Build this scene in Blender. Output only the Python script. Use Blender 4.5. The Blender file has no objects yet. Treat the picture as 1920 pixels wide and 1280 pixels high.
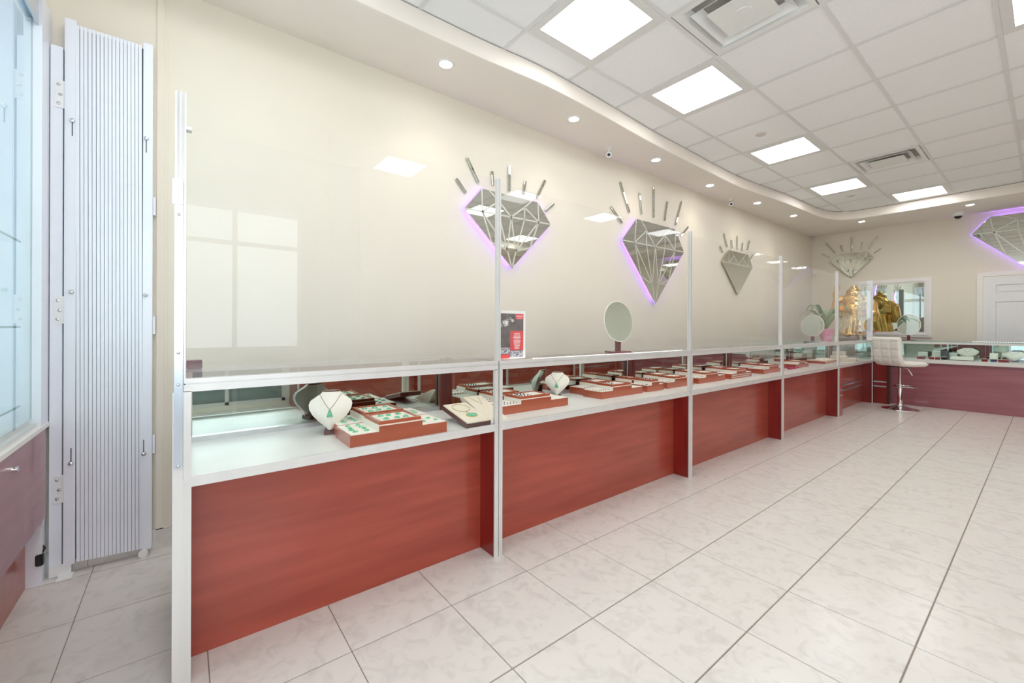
import bpy, bmesh, math, random
from mathutils import Matrix, Vector
random.seed(7)
R = math.radians
scene = bpy.context.scene
col = scene.collection

# ------------------------------------------------------------------ camera
HC = 1.1375
cam_d = bpy.data.cameras.new('camera')
cam = bpy.data.objects.new('camera', cam_d)
col.objects.link(cam)
cam_d.sensor_width = 36.0
cam_d.lens = 36.0 * 789.59 / 1920.0
cam_d.shift_x = 0.00037
cam_d.shift_y = -0.01326
cam_d.clip_start = 0.02
cam.matrix_world = (Matrix.Translation((0, 0, HC)) @ Matrix.Rotation(R(51.988), 4, 'Z')
                    @ Matrix.Rotation(R(90), 4, 'X') @ Matrix.Rotation(R(0.197), 4, 'Z'))
scene.camera = cam

# ------------------------------------------------------------------ world, light, exposure
w = bpy.data.worlds.new('world'); scene.world = w
w.use_nodes = True
bg = w.node_tree.nodes['Background']
bg.inputs[0].default_value = (0.80, 0.90, 1.0, 1); bg.inputs[1].default_value = 1.6
scene.view_settings.view_transform = 'Standard'
scene.view_settings.look = 'None'
scene.view_settings.gamma = 1.0
scene.view_settings.use_curve_mapping = False
scene.view_settings.exposure = 0.5
PANEL_E = 8.5        # ceiling panel emission
SPOT_W = 6.0          # downlights
DAY_W = 66.0         # daylight through the shop front
c_ = scene.cycles
c_.max_bounces = 9; c_.diffuse_bounces = 6; c_.glossy_bounces = 4
c_.transparent_max_bounces = 20; c_.transmission_bounces = 2
c_.use_adaptive_sampling = True; c_.adaptive_threshold = 0.05; c_.use_light_tree = False
c_.sample_clamp_indirect = 6.0
c_.caustics_reflective = False; c_.caustics_refractive = False

def area(name, loc, rot, sx, sy, power, color):
    l = bpy.data.lights.new(name, 'AREA'); l.shape = 'RECTANGLE'; l.size = sx; l.size_y = sy
    l.energy = power; l.color = color
    o = bpy.data.objects.new(name, l); col.objects.link(o); o.location = loc; o.rotation_euler = rot
    return o
# daylight of the street, outside the shop front glass (room side is +Y)
area('daylight_entrance', (2.95, .1, 1.45), (R(90), 0, R(90)), 2.3, 2.3, DAY_W, (0.86, 0.93, 1.0))
area('daylight_shop_window', (1.25, -1.6, 1.45), (R(90), 0, R(180)), 1.9, 2.3, DAY_W * .6, (0.86, 0.93, 1.0))
area('daylight_display_window', (-1.85, -1.75, 1.6), (R(90), 0, R(180)), 1.8, 2.0, DAY_W * 1.3, (0.74, 0.88, 1.0))

# ------------------------------------------------------------------ materials
def nodes_of(m):
    m.use_nodes = True
    return m.node_tree.nodes, m.node_tree.links
def srgb(r, g, b):
    f = lambda v: (v / 12.92) if v <= 0.04045 else ((v + 0.055) / 1.055) ** 2.4
    return (f(r / 255), f(g / 255), f(b / 255), 1)
def mat(name, color, rough=0.5, metal=0.0, vary=0.0, scale=20.0, bump=0.0, bscale=200.0, coat=0.0, stretch=None,
        color2=None, spec=0.5, emis=None, estr=0.0, rnd=0.0, detail=4.0):
    m = bpy.data.materials.new(name); n, l = nodes_of(m)
    p = n['Principled BSDF']
    p.inputs['Base Color'].default_value = color
    p.inputs['Roughness'].default_value = rough
    p.inputs['Metallic'].default_value = metal
    p.inputs['Specular IOR Level'].default_value = spec
    if coat: p.inputs['Coat Weight'].default_value = coat; p.inputs['Coat Roughness'].default_value = 0.08
    if emis: p.inputs['Emission Color'].default_value = emis; p.inputs['Emission Strength'].default_value = estr
    tc = n.new('ShaderNodeTexCoord'); mp = n.new('ShaderNodeMapping')
    l.new(tc.outputs['Object'], mp.inputs[0])
    if stretch: mp.inputs['Scale'].default_value = stretch
    if rnd:
        oi = n.new('ShaderNodeObjectInfo'); mu = n.new('ShaderNodeVectorMath'); mu.operation = 'SCALE'
        cx = n.new('ShaderNodeCombineXYZ')
        for k in range(3): l.new(oi.outputs['Random'], cx.inputs[k])
        l.new(cx.outputs[0], mu.inputs[0]); mu.inputs['Scale'].default_value = rnd
        l.new(mu.outputs[0], mp.inputs['Location'])
    if vary or color2:
        t = n.new('ShaderNodeTexNoise'); t.inputs['Scale'].default_value = scale; t.inputs['Detail'].default_value = detail
        l.new(mp.outputs[0], t.inputs['Vector'])
        r = n.new('ShaderNodeValToRGB')
        c2 = color2 or tuple(max(0, c * (1 - vary)) for c in color[:3]) + (1,)
        r.color_ramp.elements[0].color = c2; r.color_ramp.elements[1].color = color
        r.color_ramp.elements[0].position = 0.35; r.color_ramp.elements[1].position = 0.65
        l.new(t.outputs[0], r.inputs[0]); l.new(r.outputs[0], p.inputs['Base Color'])
    if bump:
        t2 = n.new('ShaderNodeTexNoise'); t2.inputs['Scale'].default_value = bscale
        l.new(mp.outputs[0], t2.inputs['Vector'])
        b = n.new('ShaderNodeBump'); b.inputs['Strength'].default_value = bump; b.inputs['Distance'].default_value = 0.002
        l.new(t2.outputs[0], b.inputs['Height']); l.new(b.outputs[0], p.inputs['Normal'])
    return m
def glass(name, tint=(0.98, 0.985, 0.98), ior=1.6, haze=0.0):
    m = bpy.data.materials.new(name); n, l = nodes_of(m)
    for x in list(n): n.remove(x)
    out = n.new('ShaderNodeOutputMaterial'); tr = n.new('ShaderNodeBsdfTransparent'); gl = n.new('ShaderNodeBsdfGlossy')
    tr.inputs[0].default_value = (*tint, 1); gl.inputs[0].default_value = (1, 1, 1, 1); gl.inputs[1].default_value = 0.0
    fr = n.new('ShaderNodeFresnel'); fr.inputs[0].default_value = ior
    geo = n.new('ShaderNodeNewGeometry'); inv = n.new('ShaderNodeMath'); inv.operation = 'SUBTRACT'; inv.inputs[0].default_value = 1
    l.new(geo.outputs['Backfacing'], inv.inputs[1])
    mul = n.new('ShaderNodeMath'); mul.operation = 'MULTIPLY'
    l.new(fr.outputs[0], mul.inputs[0]); l.new(inv.outputs[0], mul.inputs[1])
    mx = n.new('ShaderNodeMixShader'); l.new(mul.outputs[0], mx.inputs[0]); l.new(tr.outputs[0], mx.inputs[1]); l.new(gl.outputs[0], mx.inputs[2])
    last = mx
    if haze:
        df = n.new('ShaderNodeBsdfDiffuse'); df.inputs[0].default_value = (0.92, 0.92, 0.9, 1)
        m2 = n.new('ShaderNodeMixShader'); m2.inputs[0].default_value = haze
        l.new(mx.outputs[0], m2.inputs[1]); l.new(df.outputs[0], m2.inputs[2]); last = m2
    l.new(last.outputs[0], out.inputs[0])
    return m
def emit(name, color, strength):
    m = bpy.data.materials.new(name); n, l = nodes_of(m)
    for x in list(n): n.remove(x)
    out = n.new('ShaderNodeOutputMaterial'); e = n.new('ShaderNodeEmission')
    e.inputs[0].default_value = color; e.inputs[1].default_value = strength
    l.new(e.outputs[0], out.inputs[0])
    return m
def wood(name, c1, c2, rough=0.28, axis=1, coat=0.3):
    st = [6.0, 6.0, 6.0]; st[axis] = 0.5
    return mat(name, c1, rough, 0, 0, 3.0, 0.0, coat=coat, stretch=st, color2=c2, detail=6)

M = {}
M['wall'] = mat('cream_wall_paint', srgb(231, 223, 207), 0.6, vary=0.02, scale=3, bump=0.05, bscale=250)
M['soffit'] = mat('soffit_paint', srgb(240, 232, 222), 0.65, vary=0.02, scale=3)
M['ceil_tile'] = mat('ceiling_tile', srgb(249, 249, 249), 0.85, vary=0.03, scale=90, bump=0.2, bscale=300, rnd=20)
M['ceil_bar'] = mat('ceiling_grid_paint', srgb(230, 229, 227), 0.5, vary=0.02)
M['dark_void'] = mat('ceiling_void', srgb(150, 148, 145), 0.9, vary=0.05)
M['duct'] = mat('painted_duct', srgb(188, 184, 178), 0.8, vary=0.05)
M['grout'] = mat('grout', srgb(150, 138, 126), 0.9, vary=0.15, scale=30)
M['trimwhite'] = mat('white_trim_paint', srgb(240, 236, 232), 0.4, vary=0.02)
M['doorwhite'] = mat('white_door_paint', srgb(236, 235, 236), 0.4, vary=0.02)
M['alu'] = mat('satin_aluminium', srgb(226, 224, 221), 0.32, 0.35, vary=0.05, scale=12, stretch=(1, 1, 0.1))
M['alu_bright'] = mat('bright_aluminium', srgb(205, 212, 222), 0.26, 0.8, vary=0.05, scale=12, stretch=(1, 1, 0.1))
M['gatewhite'] = mat('white_enamel_steel', srgb(236, 239, 246), 0.28, vary=0.02, scale=8)
M['gategap'] = mat('gate_gap_shade', srgb(96, 98, 112), 0.5, vary=0.1)  # dark tone paints the shade in the gaps of the gate
M['steel'] = mat('zinc_steel', srgb(190, 190, 190), 0.3, 0.9, vary=0.1)
M['chrome'] = mat('chrome', srgb(228, 228, 230), 0.06, 1.0, vary=0.02)
M['laminate'] = mat('white_laminate', srgb(226, 226, 221), 0.35, vary=0.04, scale=6)
M['wood'] = wood('mahogany_floor_sheen', srgb(168, 74, 56), srgb(150, 61, 46))  # front panels: pale floor sheen painted into the laminate colour
M['wood_x'] = wood('mahogany_laminate_cross', srgb(146, 34, 26), srgb(118, 22, 17), axis=2)  # same laminate without the painted floor sheen, grain upright
M['wine'] = wood('mahogany_cool_sheen', srgb(158, 94, 102), srgb(144, 82, 90), rough=0.3, axis=0)  # same mahogany, purple reflection of cool daylight painted into the colour
M['riserwood'] = wood('riser_wood', srgb(176, 80, 44), srgb(158, 66, 36), rough=0.2)
M['darkwood'] = wood('dark_brown_wood', srgb(92, 38, 34), srgb(74, 28, 26), rough=0.3, axis=2)
M['cream'] = mat('cream_leatherette', srgb(240, 234, 222), 0.6, vary=0.03, scale=60, bump=0.1, bscale=600)
M['creampad'] = mat('beige_leatherette', srgb(232, 220, 200), 0.6, vary=0.03, scale=60)
M['jade'] = mat('jade', srgb(70, 170, 125), 0.2, vary=0.3, scale=80, color2=srgb(130, 200, 160))
M['gem'] = mat('dark_blue_gem', srgb(38, 42, 70), 0.15, vary=0.2)
M['goldpin'] = mat('gold_metal', srgb(225, 190, 110), 0.2, 1.0, vary=0.05)
M['cord'] = mat('brown_cord', srgb(120, 90, 80), 0.6, vary=0.1)
M['mirror'] = mat('mirror_silver', srgb(200, 212, 206), 0.015, 1.0, vary=0.01)
M['mirror_d'] = mat('tinted_mirror', srgb(212, 214, 204), 0.02, 1.0, vary=0.01)
M['etch'] = mat('frosted_etch', srgb(205, 208, 196), 0.4, 0.45, vary=0.02)
M['glass'] = glass('clear_glass')
M['glass_g'] = glass('greenish_glass', (0.90, 0.96, 0.945), 1.6)
M['acrylic'] = glass('clear_acrylic', (0.99, 0.99, 0.99), 1.34, 0.025)
M['glass_edge'] = mat('glass_edge', srgb(150, 185, 180), 0.15, vary=0.05)
M['panel'] = emit('light_panel_diffuser', (0.965, 0.985, 1.0, 1), PANEL_E)
M['bulb'] = emit('downlight_lens', (1.0, 0.95, 0.86, 1), 18.0)
M['led_purple'] = emit('purple_led', (0.36, 0.15, 1.0, 1), 26.0)
M['led_white'] = emit('white_led', (1.0, 0.985, 0.96, 1), 3.0)
M['led_off'] = mat('yellow_led_tape', srgb(205, 195, 120), 0.4, vary=0.1)
M['purple_bead'] = mat('purple_led_bead', srgb(150, 130, 220), 0.3, vary=0.1, emis=(0.45, 0.3, 1.0, 1), estr=1.0)
M['disc'] = mat('ceiling_disc_plastic', srgb(214, 208, 198), 0.4, vary=0.02)
M['white_plastic'] = mat('white_plastic', srgb(238, 238, 236), 0.35, vary=0.02)
M['black'] = mat('black_plastic', srgb(22, 22, 24), 0.3, vary=0.1)
M['redbox'] = mat('red_velvet', srgb(165, 26, 50), 0.7, vary=0.15, scale=80)
M['maroon'] = wood('maroon_wood', srgb(112, 36, 44), srgb(92, 28, 34), axis=1)
M['leather'] = mat('white_leatherette', srgb(240, 236, 228), 0.42, vary=0.02, scale=30, bump=0.06, bscale=500)
M['gold'] = mat('gold_statue', srgb(238, 200, 128), 0.22, 1.0, vary=0.12, scale=14, color2=srgb(226, 178, 100), bump=0.3, bscale=60)
M['leaf'] = mat('dusty_leaf', srgb(120, 150, 105), 0.5, vary=0.2, scale=30)
M['stem'] = mat('plant_stem', srgb(100, 125, 80), 0.6, vary=0.1)
M['pink'] = mat('pink_foil', srgb(236, 150, 190), 0.35, vary=0.25, scale=12)
M['orange'] = mat('orange_petal', srgb(240, 110, 50), 0.5, vary=0.2, scale=30)
M['yellow'] = mat('yellow_petal', srgb(235, 185, 70), 0.5, vary=0.2, scale=30)
M['magenta'] = mat('magenta_pouch', srgb(190, 40, 90), 0.55, vary=0.25, scale=30)
M['paper'] = mat('white_paper', srgb(245, 243, 240), 0.6, vary=0.02)
M['flyer_dark'] = mat('flyer_photo', srgb(112, 100, 96), 0.4, vary=0, scale=25, color2=srgb(78, 70, 72))
M['flyer_red'] = mat('flyer_red', srgb(226, 62, 66), 0.4, vary=0.05)
M['flyer_spark'] = mat('flyer_jewels', srgb(225, 222, 228), 0.4, scale=110, color2=srgb(80, 78, 92))
M['slate'] = mat('slate_cushion', srgb(70, 76, 80), 0.6, vary=0.1)
M['slate_panel'] = mat('unseen_grey_panel', srgb(120, 132, 128), 0.5, vary=0.05)
M['navy'] = mat('navy_velvet', srgb(40, 44, 90), 0.7, vary=0.1)
# marbled floor tile
mt = bpy.data.materials.new('cream_marbled_tile'); n, l = nodes_of(mt)
p = n['Principled BSDF']; p.inputs['Roughness'].default_value = 0.24
tc = n.new('ShaderNodeTexCoord'); oi = n.new('ShaderNodeObjectInfo'); ad = n.new('ShaderNodeVectorMath'); ad.operation = 'ADD'
cx = n.new('ShaderNodeCombineXYZ'); ml = n.new('ShaderNodeMath'); ml.operation = 'MULTIPLY'; ml.inputs[1].default_value = 50
l.new(oi.outputs['Random'], ml.inputs[0])
for k in range(3): l.new(ml.outputs[0], cx.inputs[k])
l.new(tc.outputs['Object'], ad.inputs[0]); l.new(cx.outputs[0], ad.inputs[1])
n1 = n.new('ShaderNodeTexNoise'); n1.inputs['Scale'].default_value = 14; n1.inputs['Detail'].default_value = 8; n1.inputs['Distortion'].default_value = 1.2
l.new(ad.outputs[0], n1.inputs['Vector'])
r1 = n.new('ShaderNodeValToRGB')
r1.color_ramp.elements[0].color = srgb(207, 201, 194); r1.color_ramp.elements[0].position = 0.3
r1.color_ramp.elements[1].color = srgb(220, 214, 207); r1.color_ramp.elements[1].position = 0.52
l.new(n1.outputs[0], r1.inputs[0]); l.new(r1.outputs[0], p.inputs['Base Color'])
n2 = n.new('ShaderNodeTexNoise'); n2.inputs['Scale'].default_value = 40; l.new(ad.outputs[0], n2.inputs['Vector'])
bp = n.new('ShaderNodeBump'); bp.inputs['Strength'].default_value = 0.06; bp.inputs['Distance'].default_value = 0.001
l.new(n2.outputs[0], bp.inputs['Height']); l.new(bp.outputs[0], p.inputs['Normal'])
M['tile'] = mt

M['led_dot'] = mat('white_led_dot', srgb(250, 250, 250), 0.3, vary=0.02, emis=(1, 1, 1, 1), estr=1.2)
for k in ('led_dot', 'purple_bead'): M[k].cycles.emission_sampling = 'NONE'
# ------------------------------------------------------------------ mesh helpers
WLOC = {}
class MB:
    def __init__(s): s.v = []; s.f = []
    def add(s, vs, fs):
        o = len(s.v); s.v += [tuple(v) for v in vs]; s.f += [tuple(i + o for i in f) for f in fs]; return s
    def box(s, x0, x1, y0, y1, z0, z1):
        x0, x1 = min(x0, x1), max(x0, x1); y0, y1 = min(y0, y1), max(y0, y1); z0, z1 = min(z0, z1), max(z0, z1)
        return s.add([(x0,y0,z0),(x1,y0,z0),(x1,y1,z0),(x0,y1,z0),(x0,y0,z1),(x1,y0,z1),(x1,y1,z1),(x0,y1,z1)],
                     [(0,3,2,1),(4,5,6,7),(0,1,5,4),(1,2,6,5),(2,3,7,6),(3,0,4,7)])
    def prism(s, poly, axis, a0, a1):
        # poly: list of 2-D points in the two other axes (cyclic order x,y,z without axis)
        def P(q, a):
            return (a, q[0], q[1]) if axis == 0 else ((q[0], a, q[1]) if axis == 1 else (q[0], q[1], a))
        n = len(poly)
        vs = [P(q, a0) for q in poly] + [P(q, a1) for q in poly]
        fs = [tuple(range(n)), tuple(range(2*n-1, n-1, -1))] + [(i, i+n, (i+1) % n + n, (i+1) % n) for i in range(n)]
        return s.add(vs, fs)
    def tube(s, pts, r, n=8, cap=True):
        pts = [Vector(p) for p in pts]; rs = r if isinstance(r, (list, tuple)) else [r] * len(pts)
        t0 = (pts[1] - pts[0]).normalized()
        a = Vector((0,0,1)) if abs(t0.z) < 0.9 else Vector((1,0,0))
        u = t0.cross(a).normalized()
        vs = []
        for i, p in enumerate(pts):
            t = (pts[min(i+1, len(pts)-1)] - pts[max(i-1, 0)]).normalized()
            u = (u - t * u.dot(t)).normalized(); v = t.cross(u)
            for k in range(n):
                an = 2*math.pi*k/n
                vs.append(p + (u*math.cos(an) + v*math.sin(an)) * rs[i])
        fs = []
        for i in range(len(pts)-1):
            for k in range(n):
                fs.append((i*n+k, i*n+(k+1) % n, (i+1)*n+(k+1) % n, (i+1)*n+k))
        if cap:
            fs.append(tuple(range(n-1, -1, -1))); fs.append(tuple((len(pts)-1)*n + k for k in range(n)))
        return s.add(vs, fs)
    def lathe(s, prof, n=24, c=(0,0,0), sx=1.0, sy=1.0):
        vs = []; m = len(prof)
        for r, z in prof:
            for k in range(n):
                a = 2*math.pi*k/n
                vs.append((c[0]+r*math.cos(a)*sx, c[1]+r*math.sin(a)*sy, c[2]+z))
        fs = [(i*n+k, i*n+(k+1) % n, (i+1)*n+(k+1) % n, (i+1)*n+k) for i in range(m-1) for k in range(n)]
        fs.append(tuple(range(n-1, -1, -1))); fs.append(tuple((m-1)*n+k for k in range(n)))
        return s.add(vs, fs)
    def ball(s, c, r, n=12, m=8):
        r = r if isinstance(r, (list, tuple)) else (r, r, r)
        vs = []; fs = []
        for j in range(1, m):
            th = math.pi*j/m
            for k in range(n):
                a = 2*math.pi*k/n
                vs.append((c[0]+r[0]*math.sin(th)*math.cos(a), c[1]+r[1]*math.sin(th)*math.sin(a), c[2]+r[2]*math.cos(th)))
        vs.append((c[0], c[1], c[2]+r[2])); vs.append((c[0], c[1], c[2]-r[2])); T = len(vs)-2; B = len(vs)-1
        for j in range(m-2):
            for k in range(n):
                fs.append((j*n+k, (j+1)*n+k, (j+1)*n+(k+1) % n, j*n+(k+1) % n))
        for k in range(n):
            fs.append((T, k, (k+1) % n)); fs.append((B, (m-2)*n+(k+1) % n, (m-2)*n+k))
        return s.add(vs, fs)
    def xform(s, mtx):
        s.v = [tuple(mtx @ Vector(v)) for v in s.v]; return s
    def bar(s, a, b, wd, th, nrm):
        # flat bar from a to b, width wd across, thickness th along nrm (proud of the plane through a,b)
        a = Vector(a); b = Vector(b); nn = Vector(nrm).normalized(); t = (b-a).normalized(); sd = t.cross(nn) * (wd/2)
        vs = [a-sd, a+sd, b+sd, b-sd]; vs += [q + nn*th for q in vs]
        return s.add(vs, [(0,3,2,1),(4,5,6,7),(0,1,5,4),(1,2,6,5),(2,3,7,6),(3,0,4,7)])
    def build(s, name, m, parent=None, smooth=False, bevel=0.0, origin=None):
        vs = [Vector(v) for v in s.v]
        if origin is None:
            lo = Vector((min(v.x for v in vs), min(v.y for v in vs), min(v.z for v in vs)))
            hi = Vector((max(v.x for v in vs), max(v.y for v in vs), max(v.z for v in vs)))
            origin = Vector(((lo.x+hi.x)/2, (lo.y+hi.y)/2, lo.z))
        origin = Vector(origin)
        me = bpy.data.meshes.new(name)
        me.from_pydata([v-origin for v in vs], [], s.f)
        bm = bmesh.new(); bm.from_mesh(me); bmesh.ops.recalc_face_normals(bm, faces=bm.faces)
        if bevel:
            bmesh.ops.bevel(bm, geom=bm.edges[:], offset=bevel, segments=2, affect='EDGES', clamp_overlap=True)
        bm.to_mesh(me); bm.free()
        if smooth or bevel:
            for p_ in me.polygons: p_.use_smooth = True
            me.set_sharp_from_angle(angle=R(35))
        me.materials.append(M[m] if isinstance(m, str) else m)
        o = bpy.data.objects.new(name, me); col.objects.link(o)
        WLOC[o] = origin.copy()
        if parent is not None:
            o.parent = parent; o.location = origin - WLOC[parent]
        else: o.location = origin
        return o
def tag(o, label=None, cat=None, group=None, kind=None):
    if label: o['label'] = label
    if cat: o['category'] = cat
    if group: o['group'] = group
    if kind: o['kind'] = kind
    return o
def empty(name, loc, label=None, cat=None, group=None, kind=None):
    o = bpy.data.objects.new(name, None); col.objects.link(o); o.location = loc; o.empty_display_size = 0.05
    WLOC[o] = Vector(loc)
    return tag(o, label, cat, group, kind)
def place(o, loc, rz=0.0, rx=0.0, ry=0.0):
    o.location = loc; o.rotation_euler = (rx, ry, rz); return o
def copy_tree(o, parent=None):
    c = o.copy(); col.objects.link(c); c.parent = parent
    for ch in o.children: copy_tree(ch, c)
    return c
def B(*a): return MB().box(*a)

# ------------------------------------------------------------------ the room shell
XL, XR, YF, YB = -2.82, 2.45, -1.15, 9.52
ZS, ZC = 2.893, 3.0352
fl = B(XL-.3, XR+.1, YF-.1, YB+.1, -.12, -.003).build('floor', 'grout'); tag(fl, 'cream marbled ceramic tile floor with grey grout lines', kind='structure')
TX, TY, FX0, FY0 = 0.40433, 0.4, -1.509, 0.0722
g_ = 0.0015; gx_ = 0.0026
tile_me = None
xs = range(-4, 6); ys = range(-4, 24)
for i in xs:
    for j in ys:
        x0 = FX0 + i*TX; y0 = FY0 + j*TY
        x1 = x0+TX; y1 = y0+TY
        if x1 < XL or y0 > YB or y1 < YF: continue
        full = x0 >= XL and y1 <= YB and y0 >= YF
        if full and tile_me is not None:
            o = bpy.data.objects.new('tile', tile_me); col.objects.link(o); o.parent = fl
            o.location = Vector((x0+TX/2, y0+TY/2, -.009)) - WLOC[fl]
        else:
            o = B(max(x0, XL)+gx_, x1-gx_, max(y0, YF)+g_, min(y1, YB)-g_, -.009, 0).build('tile', 'tile', fl, bevel=.0012)
            if full: tile_me = o.data
# far right side of the floor, never in view from here: tiles joined into one
mb = MB()
for i in range(6, 10):
    for j in ys:
        x0 = FX0 + i*TX; y0 = FY0 + j*TY
        if x0 > XR: continue
        mb.box(x0+g_, min(x0+TX, XR)-g_, max(y0, YF)+g_, min(y0+TY, YB)-g_, -.009, 0)
tag(mb.build('distant_tiles', 'tile', fl), kind='stuff')

def st(o, label): return tag(o, label, kind='structure')
st(B(XL-.12, XL, YF-.1, YB+.1, 0, 3.2).build('wall_left', 'wall'), 'long cream painted side wall behind the showcases')
st(B(XL-.12, XR+.1, YB, YB+.12, 0, 3.2).build('wall_back', 'wall'), 'cream end wall with the mirror and white door')
st(MB().box(XR, XR+.1, YF, -1.05, 0, 3.2).box(XR, XR+.1, 1.2, YB, 0, 3.2).box(XR, XR+.1, -1.05, 1.2, 2.62, 3.2).box(XR, XR+.1, -1.05, 1.2, 0, .06).build('wall_right', 'wall'), 'cream side wall on the customers side')
mb = MB()
mb.box(XL, XR, YF-.1, YF, 2.62, 3.2); mb.box(XL, -.95, YF-.1, YF, 0, .62); mb.box(-.95, -.80, YF-.1, YF, 0, 2.62)
mb.box(.22, .34, YF-.1, YF, 0, 2.62); mb.box(.34, XR, YF-.1, YF, 0, .3); mb.box(XL, -2.72, YF-.1, YF, .62, 2.62)
st(mb.build('wall_front', 'wall'), 'shop front wall with display windows and glass door')
# shop front windows
def window(name, x0, x1, z0, z1, label):
    r = empty(name, ((x0+x1)/2, YF-.05, z0), label, kind='structure')
    t = .045
    MB().box(x0, x1, YF-.08, YF-.02, z0, z0+t).box(x0, x1, YF-.08, YF-.02, z1-t, z1).box(x0, x0+t, YF-.08, YF-.02, z0, z1).box(x1-t, x1, YF-.08, YF-.02, z0, z1).build('window_frame', 'alu', r)
    B(x0+t, x1-t, YF-.056, YF-.048, z0+t, z1-t).build('pane', 'glass', r)
window('window_1', -2.72, -.95, .62, 2.62, 'shop front display window behind the display cabinet')
window('window_2', .34, XR, .3, 2.62, 'large shop front window facing the street')
r = empty('window_4', (XR+.05, .07, .06), 'glazed side entrance facing the street', kind='structure')
mb = MB()
for yy in (-1.05, -.32, .46, 1.155): mb.box(XR+.02, XR+.08, yy, yy+.045, .06, 2.62)
for zz in (.06, 2.10, 2.575): mb.box(XR+.02, XR+.08, -1.05, 1.2, zz, zz+.045)
mb.build('window_frame', 'alu', r)
for a, b in ((-1.005, -.32), (-.275, .46), (.505, 1.155)):
    B(XR+.045, XR+.053, a, b, .90, 2.10).build('pane', 'glass', r)
    MB().box(XR+.04, XR+.06, a, b, .105, .86).box(XR+.02, XR+.07, a, b, .86, .90).build('kick_panel', 'slate_panel', r)  # unseen solid panels, added to darken what the mirror doors reflect
B(XR+.045, XR+.053, -1.005, 1.155, 2.145, 2.575).build('transom_pane', 'glass', r)
r = empty('door_1', (-.29, YF-.05, 0), 'glass entrance door in the shop front', kind='structure')
MB().box(-.80, .22, YF-.08, YF-.02, 0, .12).box(-.80, .22, YF-.08, YF-.02, 2.1, 2.2).box(-.80, -.72, YF-.08, YF-.02, 0, 2.62).box(.14, .22, YF-.08, YF-.02, 0, 2.62).build('door_frame', 'alu', r)
B(-.72, .14, YF-.056, YF-.048, .12, 2.1).build('pane', 'glass', r)
B(-.72, .14, YF-.056, YF-.048, 2.2, 2.62).build('transom_pane', 'glass', r)
MB().tube([(-.66, YF-.02, .9), (-.66, YF+.05, .95), (-.66, YF+.05, 1.25), (-.66, YF-.02, 1.3)], .012).build('door_handle', 'steel', r)
st(MB().box(XL, XL+.012, -.105, -.075, .1, ZS).box(XL, XL+.006, -.075, -.062, .1, ZS).build('trim_2', 'wall'), 'narrow vertical wall moulding beside the folded gate')
# tile skirting on the side wall
bb = empty('baseboard_left', (XL+.006, 0, 0), 'cream tile skirting along the side wall', kind='structure')
y = YF
while y < 9.4:
    B(XL, XL+.012, y+.002, min(y+.4, YB)-.002, 0, .105).build('skirting_tile', 'tile', bb); y += .4

# ceiling: deck, grid bars and lay-in tiles
ce = B(XL-.12, XR+.1, YF-.1, YB+.12, 3.10, 3.2).build('ceiling', 'dark_void'); st(ce, 'white lay-in tile ceiling with metal grid')
CX0, CY0, CX, CY = -2.060, 1.7177, 0.6192, 0.6096
LIGHTS = {(0,0):'square ceiling light panel nearest the camera, cut by the top of the picture', (0,2):'second square ceiling light panel, left of the large air diffuser',
          (0,5):'third square ceiling light panel, beyond the round disc in the tiles', (0,8):'fourth square ceiling light panel, in front of the far curved corner',
          (1,10):'farthest square ceiling light panel, beside the end soffit', (3,3):'ceiling light panel just entering the top right corner of the picture',
          (0,-3):'unseen ceiling light panel added above the left end of the first showcase', (5,0):'unseen ceiling light panel added above the customers side by the shop front', (5,3):'unseen ceiling light panel added above the right side of the shop, second from the front',  # first one here is unseen, added to brighten gate and left floor
          (5,6):'unseen ceiling light panel added above the right side of the shop, second from the back', (5,9):'unseen ceiling light panel added above the right side of the shop at the back',
          (2,-3):'unseen ceiling light panel added over the entrance door', (3,7):'unseen ceiling light panel added over the middle of the aisle, near the back'}  # panels over the right half and aisle are unseen, added for lighting
VENTS = {(1,1):'large square white air diffuser at the top edge of the picture', (1,7):'smaller-looking square air diffuser farther back, its slots dark'}
ct_me = None
for i in range(-1, 7):
    for j in range(-5, 12):
        x0 = CX0+i*CX; y0 = CY0+j*CY
        if (i, j) in LIGHTS or (i, j) in VENTS: continue
        x1 = min(x0+CX, XR); y1 = min(y0+CY, 9.0); a0 = max(y0, YF)
        full = x1 == x0+CX and y1 == y0+CY and a0 == y0
        if y1 - a0 < .05 or x1-x0 < .05: continue
        if full and ct_me:
            o = bpy.data.objects.new('ceiling_tile', ct_me); col.objects.link(o); o.parent = ce
            o.location = Vector((x0+CX/2, y0+CY/2, ZC+.002)) - WLOC[ce]
        else:
            o = B(x0+.011, x1-.011, a0+.011, y1-.011, ZC+.002, ZC+.016).build('ceiling_tile', 'ceil_tile', ce)
            if full: ct_me = o.data
for i in range(-1, 8):
    x = CX0+i*CX
    if x < XR: MB().box(x-.012, x+.012, YF, 9.0, ZC-.004, ZC+.001).box(x-.003, x+.003, YF, 9.0, ZC+.001, ZC+.04).build('grid_bar', 'ceil_bar', ce)
for j in range(-4, 12):
    y = CY0+j*CY
    MB().box(CX0-CX, XR, y-.012, y+.012, ZC-.0035, ZC+.0005).box(CX0-CX, XR, y-.003, y+.003, ZC, ZC+.035).build('cross_bar', 'ceil_bar', ce)

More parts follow.
